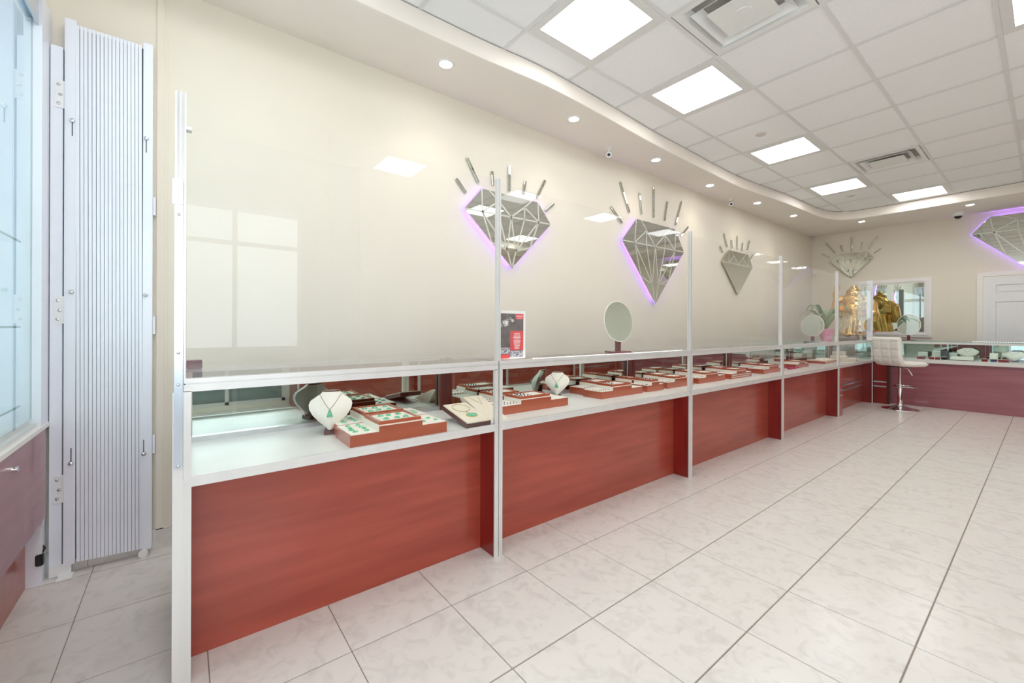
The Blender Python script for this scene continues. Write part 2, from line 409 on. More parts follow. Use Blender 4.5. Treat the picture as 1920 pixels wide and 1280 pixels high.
# dropped soffit with a wavy edge
edge = [(-2.30,YF),(-2.31,.2),(-2.30,.8),(-2.285,1.5),(-2.255,2.0),(-2.262,2.4),(-2.29,2.9),(-2.33,3.55),(-2.35,4.2),(-2.365,4.75),(-2.375,5.37),(-2.345,5.9),(-2.285,6.6),(-2.255,7.2),(-2.235,7.75),(-2.19,8.1),(-2.10,8.33),(-1.95,8.45),(-1.75,8.49),(-1.4,8.485),(-.8,8.47),(0,8.47),(1.2,8.47),(1.75,8.47)]
def smooth_line(p, k=6):
    out = []
    for i in range(len(p)-1):
        a = p[max(i-1,0)]; b = p[i]; c = p[i+1]; d = p[min(i+2,len(p)-1)]
        for q in range(k):
            t = q/k
            out.append(tuple(.5*((2*b[m]) + (-a[m]+c[m])*t + (2*a[m]-5*b[m]+4*c[m]-d[m])*t*t + (-a[m]+3*b[m]-3*c[m]+d[m])*t**3) for m in (0,1)))
    out.append(p[-1]); return out
se = smooth_line(edge)
iR = len(se)
se2 = se + [(1.75, YF)]
# ring strips between the edge line and the walls
vs = []; fs = []
def wallpt(q):
    x, y = q
    if y < 8.2 and x < 0: return (XL, y)
    if x > 1.74 and y < 8: return (XR, y)
    return (x, YB)
prof = [(0.0, ZS), (0.012, ZS+.006), (0.018, ZS+.02), (0.012, ZS+.09), (-.004, ZC-.004)]
outer = []
for k_, q in enumerate(se):
    a = se[max(k_-1,0)]; b = se[min(k_+1,len(se)-1)]
    t = Vector((b[0]-a[0], b[1]-a[1])).normalized(); nrm = Vector((t.y, -t.x))
    outer.append((q, nrm))
mb = MB(); vs = []
for q, nrm in outer:
    wp = wallpt(q)
    if 8.2 <= q[1] and q[0] < -2.0:
        f_ = (q[1]-8.2)/(8.47-8.2); wp = (XL, 8.2 + min(1, f_)*1.32) if f_ < 1 else (XL, YB)
    elif q[1] >= 8.2 and q[0] < -1.75:
        f_ = (q[0]+2.0)/.25; wp = (XL + f_*(q[0]-XL), YB)
    vs.append((wp[0], wp[1], ZS))
    for d, z in prof: vs.append((q[0]+nrm.x*d - nrm.x*.018, q[1]+nrm.y*d - nrm.y*.018, z))
n_ = len(prof)+1
fs = [(i*n_+k, i*n_+k+1, (i+1)*n_+k+1, (i+1)*n_+k) for i in range(len(outer)-1) for k in range(n_-1)]
mb.add(vs, fs)
mb.box(1.75, XR, YF, YB, ZS, ZC)
so = mb.build('trim_1', 'soffit', smooth=True); st(so, 'dropped plaster soffit with a wavy edge around the ceiling')

# end wall: mirror window with white casing, white panel door
r = empty('window_3', (-1.65, YB-.02, 1.0), 'white framed mirror window in the end wall', kind='structure')
x0, x1, z0, z1 = -2.125, -1.178, 1.005, 1.985
cs = .088
def casing(mb, x0, x1, z0, z1, cs, bottom=True):
    y = YB
    for d0, d1, th in ((0, .03, .022), (.03, .062, .030), (.062, .088, .018)):
        mb.box(x0+d0, x0+d1, y-th, y, z0 + (d0 if bottom else 0), z1-d0); mb.box(x1-d1, x1-d0, y-th, y, z0 + (d0 if bottom else 0), z1-d0)
        mb.box(x0+d1, x1-d1, y-th, y, z1-d1, z1-d0)
        if bottom: mb.box(x0+d1, x1-d1, y-th, y, z0+d0, z0+d1)
mb = MB(); casing(mb, x0, x1, z0, z1, cs); mb.build('window_frame', 'trimwhite', r)
B(x0+.085, x1-.085, YB-.010, YB-.002, z0+.085, z1-.085).build('pane', 'mirror', r)
r = empty('door_2', (-.13, YB-.02, 0), 'white six panel door in a white casing', kind='structure')
mb = MB(); casing(mb, -.688, .40, 0, 1.995, cs, False); mb.build('door_frame', 'trimwhite', r)
leaf = B(-.60, .312, YB-.012, YB-.004, .005, 1.907).build('door_leaf', 'doorwhite', r)
mb = MB(); yy0, yy1 = YB-.030, YB-.012
for a, b in ((-.60, -.50), (-.19, -.10), (.212, .312)): mb.box(a, b, yy0, yy1, .005, 1.907)
for a, b in ((.005, .20), (.75, .87), (1.55, 1.66), (1.80, 1.907)):
    mb.box(-.50, -.19, yy0, yy1, a, b).box(-.10, .212, yy0, yy1, a, b)
mb.build('stile_frame', 'doorwhite', leaf)
for px0, px1 in ((-.50, -.19), (-.10, .212)):
    for pz0, pz1 in ((.2, .75), (.87, 1.55), (1.66, 1.80)):
        MB().box(px0+.02, px1-.02, YB-.017, YB-.012, pz0+.02, pz1-.02).box(px0+.04, px1-.04, YB-.026, YB-.017, pz0+.04, pz1-.04).build('door_panel', 'doorwhite', leaf)
MB().tube([(.262, YB-.030, 1.0), (.262, YB-.07, 1.0)], [.012, .012]).ball((.262, YB-.085, 1.0), .027).build('door_knob', 'steel', leaf, smooth=True)

# ------------------------------------------------------------------ ceiling fittings
for (i, j), lab in LIGHTS.items():
    x0 = CX0+i*CX; y0 = CY0+j*CY
    r = empty('ceiling_light', (x0+CX/2, y0+CY/2, ZC), lab, 'ceiling light', 'square light panels in the ceiling grid')
    mb = MB(); a, b = .013, .064
    for z, d0, d1 in ((ZC-.006, a, b),):
        mb.box(x0+d0, x0+CX-d0, y0+d0, y0+d1, z, ZC+.02).box(x0+d0, x0+CX-d0, y0+CY-d1, y0+CY-d0, z, ZC+.02)
        mb.box(x0+d0, x0+d1, y0+d1, y0+CY-d1, z, ZC+.02).box(x0+CX-d1, x0+CX-d0, y0+d1, y0+CY-d1, z, ZC+.02)
    mb.build('frame', 'ceil_bar', r)
    B(x0+b, x0+CX-b, y0+b, y0+CY-b, ZC, ZC+.012).build('diffuser', 'panel', r)
for (i, j), lab in VENTS.items():
    x0 = CX0+i*CX; y0 = CY0+j*CY; xc = x0+CX/2; yc = y0+CY/2
    r = empty('air_diffuser', (xc, yc, ZC), lab, 'air vent', 'square air diffusers')
    def sq(mb, h0, z0, h1, z1, th=.003):
        vs = []
        for h, z in ((h0, z0), (h1, z1), (h1, z1+th), (h0, z0+th)):
            vs += [(xc-h, yc-h, z), (xc+h, yc-h, z), (xc+h, yc+h, z), (xc-h, yc+h, z)]
        fs = []
        for q in range(4):
            for k in range(4):
                fs.append((q*4+k, q*4+(k+1) % 4, ((q+1) % 4)*4+(k+1) % 4, ((q+1) % 4)*4+k))
        return mb.add(vs, fs)
    mb = MB(); sq(mb, .292, ZC-.004, .255, ZC-.002); sq(mb, .255, ZC-.002, .225, ZC+.05); mb.build('frame', 'white_plastic', r)
    mb = MB(); sq(mb, .215, ZC-.012, .165, ZC+.03); mb.build('cone', 'white_plastic', r)
    mb = MB(); mb.box(xc-.15, xc+.15, yc-.15, yc+.15, ZC-.014, ZC-.011).lathe([(.05, -.017), (.052, -.011)], 20, (xc, yc, ZC)); mb.build('centre_plate', 'white_plastic', r)
    B(xc-.28, xc+.28, yc-.28, yc+.28, ZC+.052, ZC+.058).build('duct_plate', 'duct', r)
for x, y, lab in ((-1.745, 4.449, 'round white disc in the ceiling tile between the second and third light'), (-1.756, 7.496, 'round white disc in the ceiling tile beyond the fourth light')):
    o = MB().lathe([(.034, .0), (.045, .004), (.048, .010)], 24, (x, y, ZC-.008)).build('ceiling_disc', 'disc', smooth=True); tag(o, lab, 'sprinkler cover', 'round ceiling discs')
DL = [(-2.481,1.376,'recessed downlight in the soffit nearest the camera'), (-2.465,2.582,'recessed downlight in the soffit above the first wall diamond'),
      (-2.532,3.879,'recessed downlight in the soffit just past the nearer bullet camera'), (-2.57,5.083,'recessed downlight in the soffit above the large second wall diamond'),
      (-2.519,6.308,'recessed downlight in the soffit above the small third wall diamond'), (-2.453,7.453,'recessed downlight in the soffit, last before the far corner'),
      (-1.896,8.72,'recessed downlight in the end soffit above the gold statue'), (-.698,8.72,'recessed downlight in the end soffit beside the dome camera')]
for x, y, lab in DL:
    r = empty('downlight', (x, y, ZS), lab, 'downlight', 'recessed downlights in the soffit')
    MB().lathe([(.040, -.001), (.042, -.006), (.056, -.003), (.058, .0)], 24, (x, y, ZS)).build('trim_ring', 'white_plastic', r, smooth=True)
    MB().lathe([(.001, -.008), (.040, -.007), (.040, -.002)], 20, (x, y, ZS)).build('lens', 'bulb', r, smooth=True)
    l_ = bpy.data.lights.new('downlight_beam', 'SPOT'); l_.energy = SPOT_W; l_.spot_size = R(110); l_.spot_blend = 0.8; l_.color = (1, .93, .8); l_.shadow_soft_size = .04; l_.specular_factor = 0.0
    o = bpy.data.objects.new('downlight_beam', l_); col.objects.link(o); o.parent = r; o.location = (0, 0, -.015)
def bullet_cam(x, y, lab):
    r = empty('security_camera', (x, y, ZS), lab, 'security camera', 'bullet cameras on the soffit')
    MB().lathe([(.03, 0), (.03, -.012), (.012, -.016), (.012, -.03)][::-1], 16, (x, y, ZS)).build('mount', 'white_plastic', r, smooth=True)
    a = Vector((x-.02, y+.03, ZS-.048)); d = Vector((.55, -.75, -.35)).normalized()
    MB().tube([a, a+d*.10], .026, 16).build('housing', 'white_plastic', r, smooth=True)
    MB().tube([a+d*.0995, a+d*.102], .015, 16).build('lens', 'black', r)
bullet_cam(-2.66, 3.28, 'white bullet security camera between the second and third downlight')
bullet_cam(-2.68, 5.85, 'white bullet security camera above the small third diamond')
r = empty('dome_camera', (-.86, 9.2, ZS), 'white dome security camera with black eye on the end soffit', 'security camera')
MB().lathe([(.052, -.052), (.062, -.03), (.066, 0)], 24, (-.86, 9.2, ZS)).build('housing', 'white_plastic', r, smooth=True)
MB().ball((-.86, 9.2, ZS-.05), (.044, .044, .042), 20, 12).build('dome', 'black', r, smooth=True)
r = empty('corner_sensor', (-2.76, YB-.03, 2.2), 'small white motion sensor high in the far corner', 'sensor')
B(-2.80, -2.74, YB-.045, YB, 2.17, 2.27).build('housing', 'white_plastic', r, bevel=.008)
B(-2.79, -2.75, YB-.049, YB-.045, 2.18, 2.22).build('lens', 'trimwhite', r)

# ------------------------------------------------------------------ diamond wall mirrors
def diamond(name, P, plane, pts, rays, facets, led, lab, led_edges=(0, 1, 2, 3, 4), bead_edges=(0, 4)):
    # pts: L, TL, TR, R, B as (u, z); plane 'x' -> (P, u, z) facing +X, 'y' -> (u, P, z) facing -Y
    if plane == 'x': T = lambda q, d=0: (P+d, q[0], q[1]); N = (1, 0, 0)
    else: T = lambda q, d=0: (q[0], P-d, q[1]); N = (0, -1, 0)
    Lc, TL, TR, Rr, Bt = pts
    cu = sum(q[0] for q in pts)/5; cz = sum(q[1] for q in pts)/5
    r = empty(name, T((cu, Bt[1])), lab, 'wall mirror', 'diamond wall mirrors')
    def slab(poly, d0, d1):
        n = len(poly); return MB().add([T(q, d0) for q in poly] + [T(q, d1) for q in poly], [tuple(range(n)), tuple(range(2*n-1, n-1, -1))] + [(i, i+n, (i+1) % n+n, (i+1) % n) for i in range(n)])
    shrink = lambda q, s: (cu+(q[0]-cu)*s, cz+(q[1]-cz)*s)
    slab([shrink(q, .5) for q in pts], -.0, .022).build('backing', 'darkwood', r)
    pl = slab(pts, .022, .028).build('mirror_plate', 'mirror_d', r)
    for a, b in facets:
        MB().bar(T(a, .028), T(b, .028), .013, .0010, N).build('facet_line', 'etch', pl)
    for k in led_edges:
        a = pts[k]; b = pts[(k+1) % 5]
        a2 = shrink(a, .90); b2 = shrink(b, .90)
        if led != 'led_off': MB().bar(T(a2, .008), T(b2, .008), .010, .008, N).build('led_strip', led, r)
    for k in bead_edges:
        a = pts[k]; b = pts[(k+1) % 5]; mb = MB(); nb = int(math.hypot(b[0]-a[0], b[1]-a[1])/.016)
        for q in range(nb):
            t = (q+.5)/nb; q_ = shrink((a[0]+(b[0]-a[0])*t, a[1]+(b[1]-a[1])*t), 1.012); c = T(q_, .024); mb.ball(c, .0065, 6, 4)
        tag(mb.build('led_beads', 'purple_bead' if led != 'led_off' else 'led_off', r), kind='stuff')
    for a, b in rays:
        MB().bar(T(a, -.004), T(b, -.004), .022, .016, N).build('ray', 'mirror_d', r, bevel=.003)
    return r
def facets_for(pts):
    Lc, TL, TR, Rr, Bt = pts
    mix = lambda a, b, t: (a[0]+(b[0]-a[0])*t, a[1]+(b[1]-a[1])*t)
    g = [mix(Lc, Rr, t) for t in (0, .18, .36, .5, .66, .84, 1)]          # girdle points
    h = (TL[1]-Lc[1])
    t1 = (g[2][0]-.0, Lc[1]+h*.62); t2 = (g[4][0], Lc[1]+h*.62)
    e1 = mix(g[3], Bt, .66); e1 = (e1[0]-(Rr[0]-Lc[0])*.05, e1[1]); e2 = (e1[0]+(Rr[0]-Lc[0])*.10, e1[1])
    return [(g[0], g[6]), (TL, g[1]), (TR, g[5]), (g[1], t1), (t1, g[3]), (g[3], t2), (t2, g[5]), (t1, mix(TL, TR, .12)), (t2, mix(TL, TR, .88)),
            (t1, g[2]), (t2, g[4]), (g[1], e1), (g[1], mix(Lc, Bt, .55)), (g[3], e1), (g[3], e2), (g[5], e2), (g[5], mix(Rr, Bt, .55)), (g[2], e1), (g[4], e2), (e1, Bt), (e2, Bt),
            (mix(Lc, Bt, .55), e1), (mix(Rr, Bt, .55), e2)]
P1 = [(1.715,2.06),(1.875,2.245),(2.47,2.245),(2.625,2.075),(2.18,1.64)]
P2 = [(3.655,2.07),(3.905,2.332),(4.68,2.332),(4.875,2.08),(4.268,1.416)]
P3 = [(5.87,2.065),(6.075,2.243),(6.68,2.243),(6.825,2.065),(6.352,1.633)]
P4 = [(-2.532,2.386),(-2.43,2.502),(-2.0,2.502),(-1.905,2.386),(-2.22,2.067)]
P5 = [(-.749,2.585),(-.56,2.818),(.33,2.818),(.52,2.585),(-.115,1.93)]
ry1 = [((1.75,2.465),(1.856,2.292)),((1.653,2.282),(1.74,2.19)),((1.99,2.415),(2.0,2.30)),((2.167,2.501),(2.168,2.291)),((2.344,2.414),(2.321,2.295)),((2.576,2.47),(2.476,2.293)),((2.686,2.282),(2.577,2.194))]
ry2 = [((3.499,2.399),(3.688,2.256)),((3.648,2.691),(3.814,2.39)),((3.987,2.64),(4.032,2.408)),((4.263,2.762),(4.266,2.413)),((4.542,2.647),(4.487,2.412)),((4.856,2.706),(4.718,2.392)),((5.016,2.419),(4.845,2.282))]
ry3 = [((5.839,2.275),(5.92,2.192)),((5.955,2.465),(6.05,2.287)),((6.18,2.408),(6.199,2.29)),((6.358,2.489),(6.352,2.286)),((6.532,2.411),(6.502,2.283)),((6.76,2.47),(6.673,2.284)),((6.875,2.267),(6.782,2.183))]
ry4 = [((-2.65,2.55),(-2.532,2.465)),((-2.596,2.746),(-2.456,2.539)),((-2.377,2.68),(-2.342,2.547)),((-2.212,2.795),(-2.211,2.543)),((-2.06,2.683),(-2.087,2.55)),((-1.848,2.744),(-1.974,2.546)),((-1.791,2.544),(-1.902,2.465))]
diamond('diamond_wall_mirror', XL+.004, 'x', P1, ry1, facets_for(P1), 'led_purple', 'diamond shaped wall mirror glowing purple behind the nearest screen post, seven rays above', (0, 2, 3, 4))
diamond('diamond_wall_mirror', XL+.004, 'x', P2, ry2, facets_for(P2), 'led_purple', 'largest diamond wall mirror on the side wall, purple edged, above the oval counter mirror', (0, 2, 3, 4))
diamond('diamond_wall_mirror', XL+.004, 'x', P3, ry3, facets_for(P3)[:9], 'led_off', 'small diamond wall mirror with unlit yellow tape edge, third along the side wall')
diamond('diamond_wall_mirror', YB-.004, 'y', P4, ry4, facets_for(P4), 'led_off', 'pale unlit diamond mirror on the end wall above the gold statue')
diamond('diamond_wall_mirror', YB-.004, 'y', P5, [], facets_for(P5), 'led_purple', 'large purple lit diamond mirror above the white door, cut by the picture edge')

# ------------------------------------------------------------------ showcases along the side wall
XF, XB = -1.69, -2.25
DZ = 0.650            # deck level
PY = [0.0, 1.242, 3.062, 4.865, 6.72, 8.42]
CASE_LAB = ['nearest glass showcase with jade trays and an empty left half', 'second glass showcase, under the flyer and the oval mirror',
            'third glass showcase, between the second and third screen posts', 'fourth glass showcase, with the magenta pouches inside', 'fifth glass showcase by the corner, silver stripes on its base']
def showcase(k):
    y0, y1 = PY[k]+.004, PY[k+1]-.004
    r = empty('showcase', (-1.97, (y0+y1)/2, 0), CASE_LAB[k], 'showcase', 'glass showcases along the side wall')
    et = .018
    for q, (a, b) in enumerate(((y0, y0+et), (y1-et, y1))):
        pn = B(XB, XF-.008, a, b, 0, .625).build('end_panel', 'wood_x', r)
        MB().box(XF-.008, XF, a-.002, b+.002, 0, .655).box(XF, XF+.002, (a+b)/2-.002, (a+b)/2+.002, 0, .655).build('edge_strip', 'alu', pn)
        MB().box(XF-.018, XF, a-.001, b+.001, .655, .932).build('corner_post', 'alu', r)
        e0 = y0 if q == 0 else y1-.035
        if not (k == 0 and q == 0): B(XB+.008, XB+.03, e0, e0+.035, DZ, .955).build('rear_post', 'darkwood', r)
    B(XF-.145, XF-.13, y0+et, y1-et, 0, .625).build('front_panel', 'wood', r)
    B(XB, XF-.012, y0, y1, .622, DZ).build('deck', 'laminate', r)
    MB().box(XF-.012, XF+.001, y0, y1, .627, .644).box(XF-.010, XF-.001, y0, y1, .644, .648).box(XF-.012, XF-.001, y0, y1, .648, .660).build('deck_trim', 'alu', r)
    B(XF-.014, XF-.008, y0+et, y1-et, .66, .933).build('front_glass', 'glass', r)
    MB().box(XF-.022, XF, y0, y1, .930, .953).box(XF-.020, XF-.002, y0, y1, .953, .957).box(XF-.028, XF+.001, y0, y1, .957, .972).build('top_rail', 'alu', r)
    B(XB, XF-.028, y0, y1, .963, .970).build('top_glass', 'glass', r)
    MB().box(XB-.012, XB+.024, y0, y1, DZ, DZ+.022).box(XB-.012, XB+.02, y0, y1, .945, .963).build('rear_track', 'steel', r)
    ym = (y0+y1)/2
    for a, b, d in ((y0+.03, ym+.02, .006), (ym-.02, y1-.03, -.006)):
        B(XB+d-.003, XB+d+.003, a, b, DZ+.022, .945).build('mirror_door', 'mirror', r)
    B(XF-.048, XF-.026, y0+.03, y1-.03, .948, .957).build('led_strip', 'led_white', r)
    if k == 4:
        for z in (.262, .332):
            MB().box(XF-.131, XF-.127, y0+.2, y1, z-.011, z+.011).build('stripe', 'alu_bright', r)
        B(XF-.145, XF-.002, y0+et, y0+.16, 0, .625).build('pilaster', 'wood', r)
        for z in (.268, .338): B(XF-.002, XF+.001, y0+et, y0+.16, z-.010, z+.010).build('stripe', 'alu_bright', r)
    if k == 0:
        B(XF-.03, XF+.002, -.024, .002, 0, .932).build('left_edge_post', 'alu', r)
    return r
CASES = [showcase(k) for k in range(5)]
mb = MB()
for q in range(64): mb.box(XF-.042, XF-.034, 1.50+q*.0235, 1.512+q*.0235, .9705, .9735)
tag(mb.build('led_dots', 'led_dot', CASES[1]), kind='stuff')
OPP = ['showcase across the aisle nearest the side entrance', 'second showcase across the aisle', 'third showcase across the aisle', 'last showcase across the aisle by the end wall']
for k in range(1, 5):
    c = copy_tree(CASES[k]); c.location.x = 1.97 + .18; c.rotation_euler.z = math.pi; c['label'] = OPP[k-1]; c['group'] = 'glass showcases across the aisle'
    if k == 4: c.location.y = (PY[4]+PY[5])/2

# corner block and end-wall showcases
r = empty('corner_showcase', (-1.9, 8.75, 0), 'corner showcase unit with striped wine panels under the gold statue', 'showcase')
for a, b in ((-1.83, -1.690), (-1.688, -1.535)):
    p_ = B(a, b, 8.44, 8.455, 0, .64).build('front_panel', 'wood_x', r)
    for z in (.262, .332): B(a, b, 8.436, 8.44, z-.011, z+.011).build('stripe', 'alu_bright', p_)
B(-1.535, -1.505, 8.455, 8.58, 0, .64).build('corner_filler', 'darkwood', r)
B(-2.25, -1.51, 8.424, 9.06, .64, .668).build('deck', 'laminate', r)
B(-1.85, -1.515, 8.426, 8.432, .668, .94).build('front_glass', 'glass_g', r)
MB().box(-1.84, -1.515, 8.422, 8.44, .94, .965).build('top_rail', 'alu', r)
B(-2.25, -1.515, 8.44, 9.06, .962, .972).build('top_glass', 'glass_g', r)
B(-2.25, -2.20, 8.424, 9.06, 0, .96).build('rear_panel', 'darkwood', r)
B(-2.25, -1.515, 9.05, 9.06, .668, .96).build('mirror_door', 'mirror', r)
BD = .698
def back_case(x0, x1, lab):
    r = empty('showcase', ((x0+x1)/2, 8.8, 0), lab, 'showcase', 'glass showcases along the end wall')
    B(x0, x1, 8.60, 8.615, 0, .63).build('front_panel', 'wine', r)
    for a in (x0, x1-.018): B(a, a+.018, 8.615, 9.08, 0, .63).build('end_panel', 'wine', r)
    B(x0, x1, 8.575, 9.08, .63, .645).build('base_lip', 'wine', r)
    B(x0, x1, 8.565, 9.08, .645, BD).build('deck', 'laminate', r)
    B(x0+.004, x1-.004, 8.570, 8.576, BD, .948).build('front_glass', 'glass_g', r)
    MB().box(x0, x1, 8.562, 8.580, .925, .955).build('top_rail', 'laminate', r)
    t = B(x0, x1, 8.56, 9.08, .956, .966).build('top_glass', 'glass_g', r)
    B(x0, x1, 8.557, 8.56, .956, .966).build('glass_rim', 'glass_edge', t)
    xm = (x0+x1)/2
    for a, b, d in ((x0+.01, xm+.02, .0), (xm-.02, x1-.01, .012)):
        B(a, b, 9.06+d, 9.066+d, BD+.02, .94).build('mirror_door', 'mirror', r)
    MB().box(x0, x1, 9.04, 9.085, BD, BD+.02).box(x0, x1, 9.04, 9.085, .94, .956).build('rear_track', 'steel', r)
    B(x0+.02, x1-.02, 8.585, 8.605, .94, .95).build('led_strip', 'led_white', r)
    mb = MB()
    for q in range(40): mb.box(x0+.85+q*.024, x0+.861+q*.024, 8.556, 8.562, .967, .972)
    tag(mb.build('led_dots', 'led_dot', r), kind='stuff')
    for q in range(2):
        B(x0+.55+q*.6, x0+.565+q*.6, 9.045, 9.058, BD+.02, .94).build('door_stile', 'alu', r)
back_case(-1.505, .32, 'showcase with wine sheen painted on its front along the end wall holding red ring boxes')
back_case(.328, 2.15, 'showcase with wine sheen painted on its front at the far right end of the end wall')

# ------------------------------------------------------------------ screen posts and acrylic screens
POST_LAB = ['tall bright metal post at the left end of the first showcase', 'screen post crossing the first diamond mirror', 'screen post right of the largest diamond mirror',
            'screen post right of the small third diamond', 'thin screen post in front of the gold statue', 'wide white screen post left of the mirror window']
for k, y in enumerate(PY):
    r = empty('screen_post', (XF-.01, y, .972), POST_LAB[k], 'post', 'metal posts of the counter screens')
    if k == 0:
        MB().box(XF-.022, XF-.008, -.020, .008, .93, 1.88).box(XF-.008, XF-.002, -.020, -.014, .93, 1.88).box(XF-.008, XF-.002, -.009, -.004, .93, 1.88).box(XF-.008, XF-.002, .003, .008, .93, 1.88).build('channel', 'alu', r)
        B(XF+.003, XF+.006, -.020, .001, .69, 1.52).build('steel_plate', 'alu_bright', r)
        for z in (.70, .955, 1.055, 1.49):
            MB().lathe([(.0001, .004), (.004, .003), (.005, 0)][::-1], 10).xform(Matrix.Translation((XF+.006, -.010, z)) @ Matrix.Rotation(R(90), 4, 'Y')).build('bolt', 'steel', r, smooth=True)
        MB().box(XF+.002, XF+.012, -.026, .0, 1.52, 1.60).build('lock_bracket', 'alu_bright', r, bevel=.002)
        B(XF-.03, XF-.002, .008, .022, 1.765, 1.775).build('clip', 'white_plastic', r)
    else:
        wd = [0, .0105, .012, .0125, .016, .030][k]; dp = [0, .024, .026, .030, .034, .066][k]
        y = y - (.03 if k >= 3 else 0)
        MB().box(XF-dp, XF-.004, y-wd, y+wd, .972, 1.88).box(XF-.004, XF, y-wd, y-wd*.35, .972, 1.88).box(XF-.004, XF, y+wd*.35, y+wd, .972, 1.88).build('channel', 'alu' if k != 5 else 'gatewhite', r)
        B(XF-dp+.002, XF-.002, y-wd*.9, y+wd*.9, 1.88, 1.884).build('end_cap', 'white_plastic', r)
SC = [(.010, .56, -.016, 1.772, 'shorter clear acrylic screen on the left half of the first showcase'), (.44, 1.232, -.010, 1.874, 'taller clear acrylic screen overlapping it on the right half of the first showcase'),
      (1.254, 3.05, -.012, 1.86, 'clear acrylic screen in front of the two nearer diamonds, above the flyer'), (3.074, 4.823, -.012, 1.85, 'clear acrylic screen over the third showcase'),
      (4.847, 6.68, -.012, 1.84, 'clear acrylic screen over the fourth showcase before the potted plant'), (6.70, 8.37, -.012, 1.84, 'clear acrylic screen over the fifth showcase before the gold statue')]
for a, b, dx, zt, lab in SC:
    o = B(XF+dx-.0025, XF+dx+.0025, a, b, .973, zt).build('acrylic_screen', 'acrylic'); tag(o, lab, 'screen', 'clear acrylic counter screens')

# ------------------------------------------------------------------ folded scissor gate by the side wall
r = empty('folding_gate', (-2.78, -.27, 0), 'white folded steel security gate standing against the side wall', 'gate')
GX = -2.765
B(GX-.045, GX+.002, -.426, -.388, .045, 2.545).build('stile', 'gatewhite', r, bevel=.003)
B(GX-.045, GX+.002, -.156, -.119, .030, 2.545).build('stile', 'gatewhite', r, bevel=.003)
B(GX-.043, GX-.020, -.388, -.156, .06, 2.52).build('gap_shade_sheet', 'gategap', r)  # dark sheet standing in for the shade between the slats
n_s = 17
for i in range(n_s):
    a0 = -.387 + i*(.231/n_s); wd = .231/n_s - .0018
    zt = 2.528 - .0*i; zb = .050 - .012*i/n_s
    lean = .010*math.sin(i*1.7)
    MB().add([(GX-.02, a0+.006, zb), (GX-.002-.001*(i % 2), a0+.004, zb), (GX-.002-.001*(i % 2), a0+wd+.004, zb), (GX-.02, a0+wd+.006, zb),
              (GX-.02, a0-.006, zt), (GX-.002-.001*(i % 2), a0-.004, zt), (GX-.002-.001*(i % 2), a0+wd-.004, zt), (GX-.02, a0+wd-.006, zt)],
             [(0,3,2,1),(4,5,6,7),(0,1,5,4),(1,2,6,5),(2,3,7,6),(3,0,4,7)]).build('slat', 'gatewhite', r)
for yy, zz, sl in ((-.400, 2.08, -1), (-.144, 2.07, -1), (-.402, 1.295, 0), (-.146, 1.293, 0), (-.401, .51, 1), (-.150, .508, 1)):
    MB().lathe([(.0001, .012), (.008, .010), (.009, .004), (.006, 0)][::-1], 12).xform(Matrix.Translation((GX+.002, yy, zz)) @ Matrix.Rotation(R(90), 4, 'Y')).build('rivet', 'steel', r, smooth=True)
    if sl: B(GX+.0015, GX+.003, yy-.002, yy+.002, zz, zz+sl*.07).build('slot', 'gategap', r)
MB().box(GX-.03, GX-.015, -.135, -.125, .03, .05).tube([(GX+.004, -.150, .019), (GX+.020, -.150, .019)], .019, 18).build('caster', 'white_plastic', r, smooth=True)
for z in (.5, 1.1, 1.7): B(GX-.04, GX-.02, -.118, -.108, z, z+.09).build('keeper', 'gatewhite', r)
r = empty('gate_jamb', (-2.79, -.455, 0), 'white steel jamb with three hinge plates left of the folded gate', 'gate jamb')
B(-2.815, -2.775, -.472, -.432, 0, 2.41).build('jamb_tube', 'gatewhite', r, bevel=.002)
for z in (.335, 1.15, 2.13):
    h = MB().box(-2.775, -2.771, -.458, -.426, z, z+.125).build('hinge_plate', 'white_plastic', r)
    for q in (.02, .06, .105): MB().lathe([(.0001, .003), (.006, .002), (.007, 0)][::-1], 10).xform(Matrix.Translation((-2.771, -.446 + (.006 if q == .06 else 0), z+q)) @ Matrix.Rotation(R(90), 4, 'Y')).build('screw', 'steel', h, smooth=True)
MB().box(-2.775, -2.770, -.470, -.40, .004, .055).box(-2.775, -2.71, -.44, -.39, .002, .008).build('floor_bracket', 'white_plastic', r)

# ------------------------------------------------------------------ window display cabinet (left)
r = empty('window_display_cabinet', (-2.0, -.8, 0), 'tall glazed window display cabinet with purple sheen painted on its base at the left edge', 'display cabinet')
YC = -.475; CX1 = -1.05
B(-2.735, CX1, YC-.03, YC, .295, .690).build('base_panel', 'wine', r)
B(-2.805, CX1, YC-.075, YC-.06, 0, .30).build('kick_panel', 'wood', r)
B(-2.805, -2.735, YC-.06, YC-.01, 0, .69).build('corner_leg', 'gatewhite', r)
B(-2.81, CX1, -1.10, YC+.004, .690, .708).build('sill', 'trimwhite', r)
MB().box(-2.81, CX1, YC-.05, YC-.012, .708, .725).box(-2.81, CX1, YC-.05, YC-.035, .725, .742).build('bottom_track', 'alu', r)
B(-2.81, -2.655, YC-.05, YC, .708, 2.53).build('frame_post', 'gatewhite', r)
MB().box(-2.655, CX1, YC-.05, YC-.02, 2.44, 2.53).box(-2.655, CX1, YC-.018, YC-.010, 2.42, 2.53).build('top_track', 'alu_bright', r)
B(-2.81, CX1, -1.10, YC, 2.53, 2.56).build('top_board', 'gatewhite', r)
for a, b, d in ((-2.655, -2.225, -.030), (-2.245, -1.6, -.042), (-1.62, CX1, -.030)):
    g = B(a, b, YC+d-.003, YC+d+.003, .742, 2.44).build('glass_door', 'glass_g', r)
    B(b-.004, b, YC+d-.004, YC+d+.004, .742, 2.44).build('glass_edge', 'glass_edge', g)
